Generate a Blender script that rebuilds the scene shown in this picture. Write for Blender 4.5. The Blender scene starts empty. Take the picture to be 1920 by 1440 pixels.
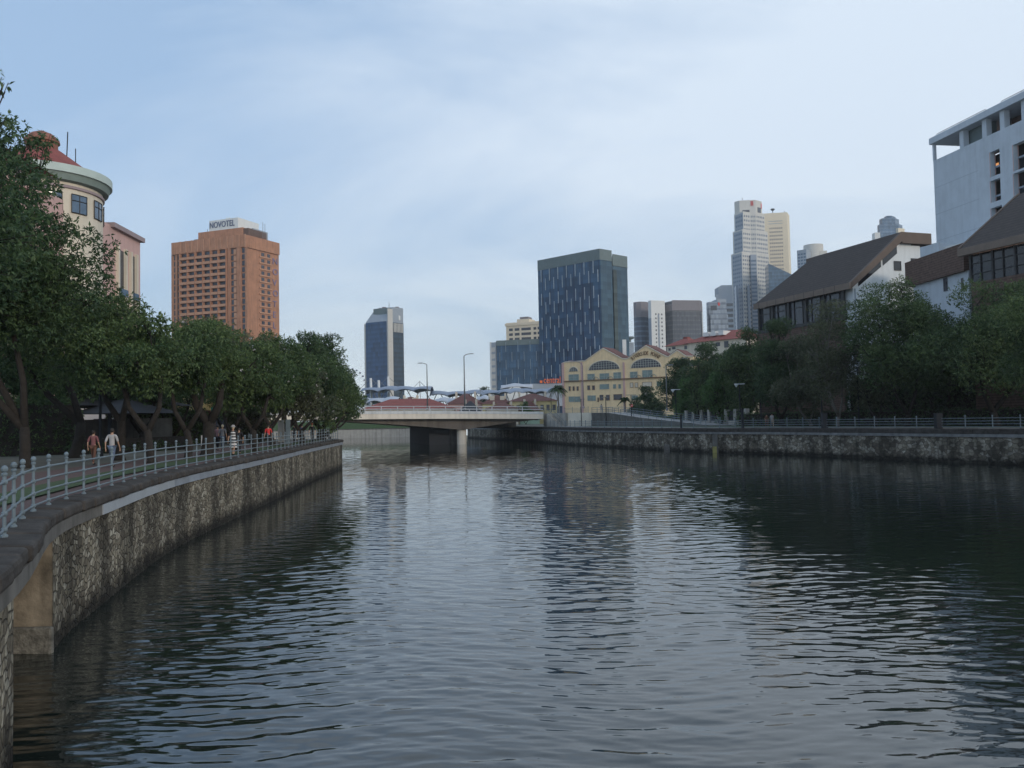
import bpy, bmesh, math, random
import numpy as np
from mathutils import Vector, Matrix
random.seed(7); rng = np.random.default_rng(7)
sc = bpy.context.scene
C = sc.collection

# ------------------------------------------------------------------ camera
W, H, F, HOR, ROLL, CZ = 1920, 1440, 1600.0, 785.0, 0.02, 4.8
t_ = math.atan((HOR - 720) / F); a_ = math.asin(ROLL)
fwd = Vector((0, math.cos(t_), math.sin(t_)))
r0 = Vector((1, 0, 0)); u0 = Vector((0, -math.sin(t_), math.cos(t_)))
rt = r0 * math.cos(a_) - u0 * math.sin(a_); up = u0 * math.cos(a_) + r0 * math.sin(a_)
cam = bpy.data.cameras.new('camera'); camo = bpy.data.objects.new('camera', cam); C.objects.link(camo)
m = Matrix((rt, up, -fwd)).transposed().to_4x4(); m.translation = Vector((0, 0, CZ)); camo.matrix_world = m
cam.sensor_width = 36; cam.lens = 36 * F / W; cam.clip_end = 9000; cam.clip_start = 0.1
sc.camera = camo
sc.render.resolution_x = 1024; sc.render.resolution_y = 768

# ------------------------------------------------------------------ sky, sun, exposure
SUN_EL, SUN_AZ = 14.0, 138.0          # azimuth the light comes FROM, clockwise from +Y
wd = bpy.data.worlds.new('World'); sc.world = wd; wd.use_nodes = True
nt = wd.node_tree; N = nt.nodes; L = nt.links; N.clear()
def nd(tree, t, **k):
    n = tree.nodes.new(t)
    for a, b in k.items(): setattr(n, a, b)
    return n
out = nd(nt, 'ShaderNodeOutputWorld'); bg = nd(nt, 'ShaderNodeBackground'); bg.inputs[1].default_value = 0.15
sky = nd(nt, 'ShaderNodeTexSky', sky_type='NISHITA', sun_disc=False)
sky.sun_elevation = math.radians(SUN_EL); sky.sun_rotation = math.radians(SUN_AZ)
sky.air_density = 1.0; sky.dust_density = 1.2; sky.ozone_density = 2.0
tc = nd(nt, 'ShaderNodeTexCoord'); sep = nd(nt, 'ShaderNodeSeparateXYZ'); L.new(tc.outputs['Generated'], sep.inputs[0])
def mth(tree, op, a, b=None, clamp=False):
    n = nd(tree, 'ShaderNodeMath', operation=op); n.use_clamp = clamp
    for i, v in enumerate((a, b)):
        if v is None: continue
        if isinstance(v, (int, float)): n.inputs[i].default_value = v
        else: tree.links.new(v, n.inputs[i])
    return n.outputs[0]
SKX, SKY = 7.1, 1.3
zc = mth(nt, 'ADD', mth(nt, 'MAXIMUM', sep.outputs[2], 0.0), 0.38)
cx_ = mth(nt, 'DIVIDE', sep.outputs[0], zc); cy_ = mth(nt, 'DIVIDE', sep.outputs[1], zc)
comb = nd(nt, 'ShaderNodeCombineXYZ'); L.new(cx_, comb.inputs[0]); L.new(cy_, comb.inputs[1])
mp = nd(nt, 'ShaderNodeMapping'); mp.inputs['Rotation'].default_value = (0, 0, math.radians(-24)); mp.inputs['Scale'].default_value = (1.0, 1.75, 1)
mp.inputs['Location'].default_value = (SKX, SKY, 0)
L.new(comb.outputs[0], mp.inputs[0])
n1 = nd(nt, 'ShaderNodeTexNoise'); n1.inputs['Scale'].default_value = 1.0; n1.inputs['Detail'].default_value = 9; n1.inputs['Roughness'].default_value = 0.56; n1.inputs['Distortion'].default_value = 0.7
L.new(mp.outputs[0], n1.inputs['Vector'])
n2 = nd(nt, 'ShaderNodeTexNoise'); n2.inputs['Scale'].default_value = 0.42; n2.inputs['Detail'].default_value = 3; L.new(mp.outputs[0], n2.inputs['Vector'])
cs = mth(nt, 'ADD', mth(nt, 'MULTIPLY', n1.outputs[0], 0.50), mth(nt, 'MULTIPLY', n2.outputs[0], 0.55))
cs = mth(nt, 'ADD', cs, mth(nt, 'MULTIPLY', sep.outputs[0], 0.10))      # the thin cloud thickens towards the right
ramp = nd(nt, 'ShaderNodeValToRGB'); L.new(cs, ramp.inputs[0])
ramp.color_ramp.elements[0].position = 0.43; ramp.color_ramp.elements[0].color = (0.15, 0.15, 0.15, 1)
ramp.color_ramp.elements[1].position = 0.62; ramp.color_ramp.elements[1].color = (0.95, 0.95, 0.95, 1)
hz_ = mth(nt, 'SUBTRACT', 1.0, mth(nt, 'DIVIDE', mth(nt, 'MAXIMUM', sep.outputs[2], 0.0), 0.30), clamp=True)
hz2 = mth(nt, 'POWER', hz_, 1.6)
cf = mth(nt, 'MAXIMUM', ramp.outputs[0], mth(nt, 'MULTIPLY', hz2, 0.75))
ccol = nd(nt, 'ShaderNodeMix', data_type='RGBA'); L.new(hz2, ccol.inputs[0])
ccol.inputs[6].default_value = (5.1, 5.85, 6.75, 1)      # high thin cloud
ccol.inputs[7].default_value = (6.45, 7.05, 7.1, 1)      # pale air near the horizon
blue = nd(nt, 'ShaderNodeMix', data_type='RGBA'); blue.inputs[0].default_value = 0.75
L.new(sky.outputs[0], blue.inputs[6]); blue.inputs[7].default_value = (2.15, 3.45, 5.35, 1)
mx = nd(nt, 'ShaderNodeMix', data_type='RGBA'); L.new(cf, mx.inputs[0]); L.new(blue.outputs[2], mx.inputs[6]); L.new(ccol.outputs[2], mx.inputs[7])
L.new(mx.outputs[2], bg.inputs[0]); L.new(bg.outputs[0], out.inputs[0])

sl = bpy.data.lights.new('sun', 'SUN'); so = bpy.data.objects.new('sun', sl); C.objects.link(so)
sl.energy = 1.25; sl.angle = math.radians(12); sl.color = (1.0, 0.86, 0.70)
az = math.radians(SUN_AZ); el = math.radians(SUN_EL)
sd = Vector((math.sin(az) * math.cos(el), math.cos(az) * math.cos(el), math.sin(el)))
so.rotation_euler = sd.to_track_quat('Z', 'Y').to_euler()
sc.view_settings.view_transform = 'Standard'; sc.view_settings.look = 'None'; sc.view_settings.gamma = 1
sc.view_settings.use_curve_mapping = False; sc.view_settings.exposure = 0.0

# ------------------------------------------------------------------ helpers
def ray(px, py): return fwd + rt * ((px - 960) / F) - up * ((py - 720) / F)
def P(px, py, Y):
    r = ray(px, py); return Vector((0, 0, CZ)) + r * (Y / r.y)
def hz(px): return HOR - ROLL * (px - 960)
def XY(px, Y, py=None):
    p = P(px, hz(px) if py is None else py, Y); return (p.x, p.y)
def G(px, py, z=0.0):
    r = ray(px, py); return Vector((0, 0, CZ)) + r * ((z - CZ) / r.z)
def zat(px, py, Y): return P(px, py, Y).z

class MB:
    def __init__(s): s.v = []; s.f = []; s.uv = None
    def add(s, vs, fs):
        b = len(s.v); s.v += [tuple(v) for v in vs]; s.f += [tuple(b + i for i in f) for f in fs]
    def hexa(s, p):   # 8 points: bottom 4 ccw, top 4
        s.add(p, [(3, 2, 1, 0), (4, 5, 6, 7), (0, 1, 5, 4), (1, 2, 6, 5), (2, 3, 7, 6), (3, 0, 4, 7)])
    def box(s, x0, x1, y0, y1, z0, z1):
        s.hexa([(x0, y0, z0), (x1, y0, z0), (x1, y1, z0), (x0, y1, z0), (x0, y0, z1), (x1, y0, z1), (x1, y1, z1), (x0, y1, z1)]); return s
    def fbox(s, fr, s0, s1, z0, z1, o0, o1):
        p = [fr.pt(s0, z, o) for z, o in ()]
        q = [fr.pt(s0, z0, o1), fr.pt(s1, z0, o1), fr.pt(s1, z0, o0), fr.pt(s0, z0, o0)]
        r = [fr.pt(s0, z1, o1), fr.pt(s1, z1, o1), fr.pt(s1, z1, o0), fr.pt(s0, z1, o0)]
        s.hexa(q + r); return s
    def prism(s, poly, z0, z1):
        n = len(poly)
        vs = [(x, y, z0) for x, y in poly] + [(x, y, z1) for x, y in poly]
        s.add(vs, [tuple(range(n))[::-1], tuple(range(n, 2 * n))] + [(i, (i + 1) % n, n + (i + 1) % n, n + i) for i in range(n)]); return s
    def extr(s, pts, d):   # polygon in 3-D extruded by vector d
        n = len(pts); d = Vector(d)
        vs = [Vector(p) for p in pts] + [Vector(p) + d for p in pts]
        s.add(vs, [tuple(range(n))[::-1], tuple(range(n, 2 * n))] + [(i, (i + 1) % n, n + (i + 1) % n, n + i) for i in range(n)]); return s
    def tube(s, pts, rad, n=8, cap=True):
        pts = [Vector(p) for p in pts]
        if isinstance(rad, (int, float)): rad = [rad] * len(pts)
        b = len(s.v); prev = None
        for i, p in enumerate(pts):
            d = (pts[min(i + 1, len(pts) - 1)] - pts[max(i - 1, 0)])
            d = d.normalized() if d.length > 1e-9 else Vector((0, 0, 1))
            ref = Vector((0, 0, 1)) if abs(d.z) < 0.9 else Vector((1, 0, 0))
            if prev is not None: a = (prev - d * prev.dot(d)); a = a.normalized() if a.length > 1e-6 else d.cross(ref).normalized()
            else: a = d.cross(ref).normalized()
            prev = a; c = d.cross(a)
            for k in range(n):
                th = 2 * math.pi * k / n
                s.v.append(tuple(p + (a * math.cos(th) + c * math.sin(th)) * rad[i]))
        for i in range(len(pts) - 1):
            for k in range(n):
                k2 = (k + 1) % n
                s.f.append((b + i * n + k, b + i * n + k2, b + (i + 1) * n + k2, b + (i + 1) * n + k))
        if cap:
            s.f.append(tuple(b + k for k in range(n))[::-1]); s.f.append(tuple(b + (len(pts) - 1) * n + k for k in range(n)))
        return s
    def lathe(s, c, prof, n=12):   # prof: list of (r, z)
        b = len(s.v)
        for r, z in prof:
            for k in range(n):
                th = 2 * math.pi * k / n; s.v.append((c[0] + r * math.cos(th), c[1] + r * math.sin(th), c[2] + z))
        for i in range(len(prof) - 1):
            for k in range(n):
                k2 = (k + 1) % n; s.f.append((b + i * n + k, b + i * n + k2, b + (i + 1) * n + k2, b + (i + 1) * n + k))
        s.f.append(tuple(b + k for k in range(n))[::-1]); s.f.append(tuple(b + (len(prof) - 1) * n + k for k in range(n)))
        return s
    def ball(s, c, r, n=10, m_=6, sz=1.0):
        pr = [(max(r * math.sin(math.pi * i / m_), 0.001), -r * sz * math.cos(math.pi * i / m_)) for i in range(m_ + 1)]
        return s.lathe(c, pr, n)
    def build(s, name, mat, parent=None, smooth=False, bevel=0.0):
        me = bpy.data.meshes.new(name)
        o_ = parent_loc(parent)
        me.from_pydata([(v[0] - o_[0], v[1] - o_[1], v[2] - o_[2]) for v in s.v], [], s.f)
        if s.uv:
            ul = me.uv_layers.new(name='UVMap'); ul.data.foreach_set('uv', np.array(s.uv, dtype=np.float32).ravel())
        me.materials.append(mat); me.update()
        if smooth: me.polygons.foreach_set('use_smooth', [True] * len(me.polygons))
        o = bpy.data.objects.new(name, me); C.objects.link(o)
        if parent: o.parent = parent
        if bevel:
            bv = o.modifiers.new('bevel', 'BEVEL'); bv.width = bevel; bv.segments = 2; bv.limit_method = 'ANGLE'
        return o

def parent_loc(p):
    v = Vector((0, 0, 0))
    while p is not None: v = v + p.location; p = p.parent
    return v
class Fr:      # a vertical plane through A,B (2-D); n points to the camera's side
    def __init__(s, A, B, flip=False):
        s.A = Vector(A); s.B = Vector(B); s.L = (s.B - s.A).length; s.u = (s.B - s.A) / s.L
        n = Vector((s.u.y, -s.u.x))
        if n.dot(s.A) > 0: n = -n
        s.n = -n if flip else n
    def pt(s, t, z, o=0):
        q = s.A + s.u * t + s.n * o; return Vector((q.x, q.y, z))
    def hit(s, px, py):
        r = ray(px, py); k = s.n.dot(s.A) / s.n.dot(Vector((r.x, r.y)))
        q = Vector((0, 0, CZ)) + r * k
        return (Vector((q.x, q.y)) - s.A).dot(s.u), q.z
    def sx(s, px): return s.hit(px, hz(px))[0]
def tag(o, label=None, cat=None, group=None, kind=None):
    if label: o['label'] = label
    if cat: o['category'] = cat
    if group: o['group'] = group
    if kind: o['kind'] = kind
    return o
def thing(name, label, cat, loc=(0, 0, 0), group=None):
    o = bpy.data.objects.new(name, None); o.location = loc; o.empty_display_size = 0.2; C.objects.link(o)
    return tag(o, label, cat, group)
def dup(root, loc, rz=0.0, label=None, group=None):
    r = root.copy(); C.objects.link(r); r.location = loc; r.rotation_euler = (0, 0, rz)
    if label: r['label'] = label
    if group: r['group'] = group
    for ch in list(root.children):
        c = ch.copy(); C.objects.link(c); c.parent = r
        for g in ch.children:
            d = g.copy(); C.objects.link(d); d.parent = c
    return r

# ------------------------------------------------------------------ materials
MC = {}
def mat(name, col, rough=0.8, metal=0.0, var=0.18, vs=0.6, bump=0.0, bs=8.0, spec=0.4, streak=0.0, ior=None):
    if name in MC: return MC[name]
    m = bpy.data.materials.new(name); m.use_nodes = True; t = m.node_tree; b = t.nodes['Principled BSDF']
    b.inputs['Roughness'].default_value = rough; b.inputs['Metallic'].default_value = metal
    b.inputs['Specular IOR Level'].default_value = spec
    if ior: b.inputs['IOR'].default_value = ior
    g = nd(t, 'ShaderNodeNewGeometry')
    n = nd(t, 'ShaderNodeTexNoise'); n.inputs['Scale'].default_value = vs; n.inputs['Detail'].default_value = 6; n.inputs['Roughness'].default_value = 0.65
    t.links.new(g.outputs['Position'], n.inputs['Vector'])
    r = nd(t, 'ShaderNodeMapRange'); r.inputs['From Min'].default_value = 0.3; r.inputs['From Max'].default_value = 0.7
    r.inputs['To Min'].default_value = 1 - var; r.inputs['To Max'].default_value = 1 + var
    t.links.new(n.outputs[0], r.inputs[0]); fac = r.outputs[0]
    if streak:
        mpn = nd(t, 'ShaderNodeMapping'); mpn.inputs['Scale'].default_value = (1.6, 1.6, 0.12); t.links.new(g.outputs['Position'], mpn.inputs[0])
        n3 = nd(t, 'ShaderNodeTexNoise'); n3.inputs['Scale'].default_value = 1.0; n3.inputs['Detail'].default_value = 5; t.links.new(mpn.outputs[0], n3.inputs['Vector'])
        r3 = nd(t, 'ShaderNodeMapRange'); r3.inputs['From Min'].default_value = 0.45; r3.inputs['From Max'].default_value = 0.7
        r3.inputs['To Min'].default_value = 1; r3.inputs['To Max'].default_value = 1 - streak
        t.links.new(n3.outputs[0], r3.inputs[0]); fac = mth(t, 'MULTIPLY', fac, r3.outputs[0])
    mm = nd(t, 'ShaderNodeVectorMath', operation='SCALE'); mm.inputs[0].default_value = col[:3]; t.links.new(fac, mm.inputs['Scale'])
    t.links.new(mm.outputs[0], b.inputs['Base Color'])
    if bump:
        n2 = nd(t, 'ShaderNodeTexNoise'); n2.inputs['Scale'].default_value = bs; n2.inputs['Detail'].default_value = 5; t.links.new(g.outputs['Position'], n2.inputs['Vector'])
        bp = nd(t, 'ShaderNodeBump'); bp.inputs['Strength'].default_value = bump; bp.inputs['Distance'].default_value = 0.03
        t.links.new(n2.outputs[0], bp.inputs['Height']); t.links.new(bp.outputs[0], b.inputs['Normal'])
    MC[name] = m; return m

def bandmat(name, c1, c2, period, frac, rough=0.4, c3=None, p3=1.0, f3=0.1, metal=0.0):
    """horizontal floor bands (and optional vertical mullions) as the cladding pattern of a facade"""
    if name in MC: return MC[name]
    m = bpy.data.materials.new(name); m.use_nodes = True; t = m.node_tree; b = t.nodes['Principled BSDF']
    b.inputs['Roughness'].default_value = .13; b.inputs['Specular IOR Level'].default_value = .35
    g = nd(t, 'ShaderNodeNewGeometry'); sp = nd(t, 'ShaderNodeSeparateXYZ'); t.links.new(g.outputs['Position'], sp.inputs[0])
    fr = mth(t, 'FRACT', mth(t, 'DIVIDE', sp.outputs[2], period)); k = mth(t, 'LESS_THAN', fr, frac)
    mx = nd(t, 'ShaderNodeMix', data_type='RGBA'); t.links.new(k, mx.inputs[0]); mx.inputs[6].default_value = (*c1, 1); mx.inputs[7].default_value = (*c2, 1)
    o = mx.outputs[2]
    if c3:
        h = mth(t, 'ADD', sp.outputs[0], mth(t, 'MULTIPLY', sp.outputs[1], 0.63))
        k3 = mth(t, 'LESS_THAN', mth(t, 'FRACT', mth(t, 'DIVIDE', h, p3)), f3)
        m3 = nd(t, 'ShaderNodeMix', data_type='RGBA'); t.links.new(k3, m3.inputs[0]); t.links.new(o, m3.inputs[6]); m3.inputs[7].default_value = (*c3, 1); o = m3.outputs[2]
    # panel to panel variation of the glass
    sn = nd(t, 'ShaderNodeVectorMath', operation='SNAP'); t.links.new(g.outputs['Position'], sn.inputs[0]); sn.inputs[1].default_value = (2.3, 2.3, period)
    wn = nd(t, 'ShaderNodeTexWhiteNoise'); t.links.new(sn.outputs[0], wn.inputs['Vector'])
    mr = nd(t, 'ShaderNodeMapRange'); mr.inputs['To Min'].default_value = 0.72; mr.inputs['To Max'].default_value = 1.22; t.links.new(wn.outputs[0], mr.inputs[0])
    v = nd(t, 'ShaderNodeVectorMath', operation='SCALE'); t.links.new(o, v.inputs[0]); t.links.new(mr.outputs[0], v.inputs['Scale'])
    t.links.new(v.outputs[0], b.inputs['Base Color'])
    MC[name] = m; return m

def uvin(t):
    u = nd(t, 'ShaderNodeUVMap'); return u.outputs[0]
def stonemat(name, tint=(1, 1, 1), size=0.23, dark=.84, water=True):
    m = bpy.data.materials.new(name); m.use_nodes = True; t = m.node_tree; b = t.nodes['Principled BSDF']
    b.inputs['Roughness'].default_value = 0.88; b.inputs['Specular IOR Level'].default_value = 0.25
    uv = uvin(t)
    dn = nd(t, 'ShaderNodeTexNoise'); dn.inputs['Scale'].default_value = 2.2; dn.inputs['Detail'].default_value = 3; t.links.new(uv, dn.inputs['Vector'])
    sb = nd(t, 'ShaderNodeVectorMath', operation='SUBTRACT'); t.links.new(dn.outputs[1], sb.inputs[0]); sb.inputs[1].default_value = (0.5, 0.5, 0.5)
    sc_ = nd(t, 'ShaderNodeVectorMath', operation='SCALE'); t.links.new(sb.outputs[0], sc_.inputs[0]); sc_.inputs['Scale'].default_value = 0.30
    ad = nd(t, 'ShaderNodeVectorMath', operation='ADD'); t.links.new(uv, ad.inputs[0]); t.links.new(sc_.outputs[0], ad.inputs[1])
    mp = nd(t, 'ShaderNodeMapping'); t.links.new(ad.outputs[0], mp.inputs[0]); mp.inputs['Scale'].default_value = (1 / size, 1.35 / size, 1)
    ve = nd(t, 'ShaderNodeTexVoronoi', voronoi_dimensions='2D', feature='DISTANCE_TO_EDGE'); ve.inputs['Scale'].default_value = 1; t.links.new(mp.outputs[0], ve.inputs['Vector'])
    vc = nd(t, 'ShaderNodeTexVoronoi', voronoi_dimensions='2D'); vc.inputs['Scale'].default_value = 1; t.links.new(mp.outputs[0], vc.inputs['Vector'])
    sp = nd(t, 'ShaderNodeSeparateColor'); t.links.new(vc.outputs['Color'], sp.inputs[0])
    cr = nd(t, 'ShaderNodeValToRGB'); t.links.new(sp.outputs[0], cr.inputs[0]); e = cr.color_ramp.elements
    e[0].position = 0; e[0].color = (.13, .12, .10, 1); e[1].position = 1; e[1].color = (.44, .43, .38, 1)
    for p, c in ((.3, (.19, .17, .14, 1)), (.55, (.27, .25, .20, 1)), (.8, (.38, .36, .31, 1))):
        x = e.new(p); x.color = c
    mo = nd(t, 'ShaderNodeMapRange'); t.links.new(ve.outputs[0], mo.inputs[0]); mo.inputs['From Min'].default_value = 0.0; mo.inputs['From Max'].default_value = 0.16
    mk = nd(t, 'ShaderNodeTexNoise'); mk.inputs['Scale'].default_value = 1.7; mk.inputs['Detail'].default_value = 5; t.links.new(uv, mk.inputs['Vector'])
    mkr = nd(t, 'ShaderNodeMapRange'); t.links.new(mk.outputs[0], mkr.inputs[0]); mkr.inputs['From Min'].default_value = .36; mkr.inputs['From Max'].default_value = .60; mkr.inputs['To Min'].default_value = 0; mkr.inputs['To Max'].default_value = .85
    moc = mth(t, 'MAXIMUM', mo.outputs[0], mkr.outputs[0])
    fn = nd(t, 'ShaderNodeTexNoise'); fn.inputs['Scale'].default_value = 9; fn.inputs['Detail'].default_value = 8; fn.inputs['Roughness'].default_value = .7; t.links.new(uv, fn.inputs['Vector'])
    fr = nd(t, 'ShaderNodeMapRange'); t.links.new(fn.outputs[0], fr.inputs[0]); fr.inputs['From Min'].default_value = .3; fr.inputs['From Max'].default_value = .7; fr.inputs['To Min'].default_value = .6; fr.inputs['To Max'].default_value = 1.3
    mpS = nd(t, 'ShaderNodeMapping'); t.links.new(uv, mpS.inputs[0]); mpS.inputs['Scale'].default_value = (.55, .16, 1)
    st = nd(t, 'ShaderNodeTexNoise'); st.inputs['Scale'].default_value = 1.3; st.inputs['Detail'].default_value = 6; t.links.new(mpS.outputs[0], st.inputs['Vector'])
    sr = nd(t, 'ShaderNodeMapRange'); t.links.new(st.outputs[0], sr.inputs[0]); sr.inputs['From Min'].default_value = .40; sr.inputs['From Max'].default_value = .60; sr.inputs['To Min'].default_value = .38; sr.inputs['To Max'].default_value = 1.1
    f = mth(t, 'MULTIPLY', mth(t, 'MULTIPLY', fr.outputs[0], sr.outputs[0]), dark)
    lm = nd(t, 'ShaderNodeMapping'); t.links.new(uv, lm.inputs[0]); lm.inputs['Scale'].default_value = (2.6, .55, 1)
    ln_ = nd(t, 'ShaderNodeTexNoise'); ln_.inputs['Scale'].default_value = 2.0; ln_.inputs['Detail'].default_value = 7; ln_.inputs['Roughness'].default_value = .7; t.links.new(lm.outputs[0], ln_.inputs['Vector'])
    lr = nd(t, 'ShaderNodeMapRange'); t.links.new(ln_.outputs[0], lr.inputs[0]); lr.inputs['From Min'].default_value = .58; lr.inputs['From Max'].default_value = .70; lr.inputs['To Min'].default_value = 1; lr.inputs['To Max'].default_value = 1.9
    f = mth(t, 'MULTIPLY', f, lr.outputs[0])
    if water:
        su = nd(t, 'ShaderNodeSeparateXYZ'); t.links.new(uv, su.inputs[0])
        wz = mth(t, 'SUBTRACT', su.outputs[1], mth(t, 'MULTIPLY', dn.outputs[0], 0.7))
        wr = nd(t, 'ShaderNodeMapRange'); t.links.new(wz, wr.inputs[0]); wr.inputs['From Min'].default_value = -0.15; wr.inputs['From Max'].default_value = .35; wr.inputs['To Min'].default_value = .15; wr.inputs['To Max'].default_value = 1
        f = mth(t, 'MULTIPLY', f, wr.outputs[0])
    mm = nd(t, 'ShaderNodeMix', data_type='RGBA'); t.links.new(moc, mm.inputs[0]); mm.inputs[6].default_value = (.075, .068, .055, 1); t.links.new(cr.outputs[0], mm.inputs[7])
    tn = nd(t, 'ShaderNodeVectorMath', operation='MULTIPLY'); t.links.new(mm.outputs[2], tn.inputs[0]); tn.inputs[1].default_value = tint
    v = nd(t, 'ShaderNodeVectorMath', operation='SCALE'); t.links.new(tn.outputs[0], v.inputs[0]); t.links.new(f, v.inputs['Scale'])
    t.links.new(v.outputs[0], b.inputs['Base Color'])
    hh = mth(t, 'ADD', mth(t, 'MULTIPLY', mo.outputs[0], .8), mth(t, 'MULTIPLY', fn.outputs[0], .5))
    hh = mth(t, 'ADD', hh, mth(t, 'MULTIPLY', sp.outputs[1], .6))
    bp = nd(t, 'ShaderNodeBump'); bp.inputs['Strength'].default_value = 1; bp.inputs['Distance'].default_value = .05; t.links.new(hh, bp.inputs['Height']); t.links.new(bp.outputs[0], b.inputs['Normal'])
    return m

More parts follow.
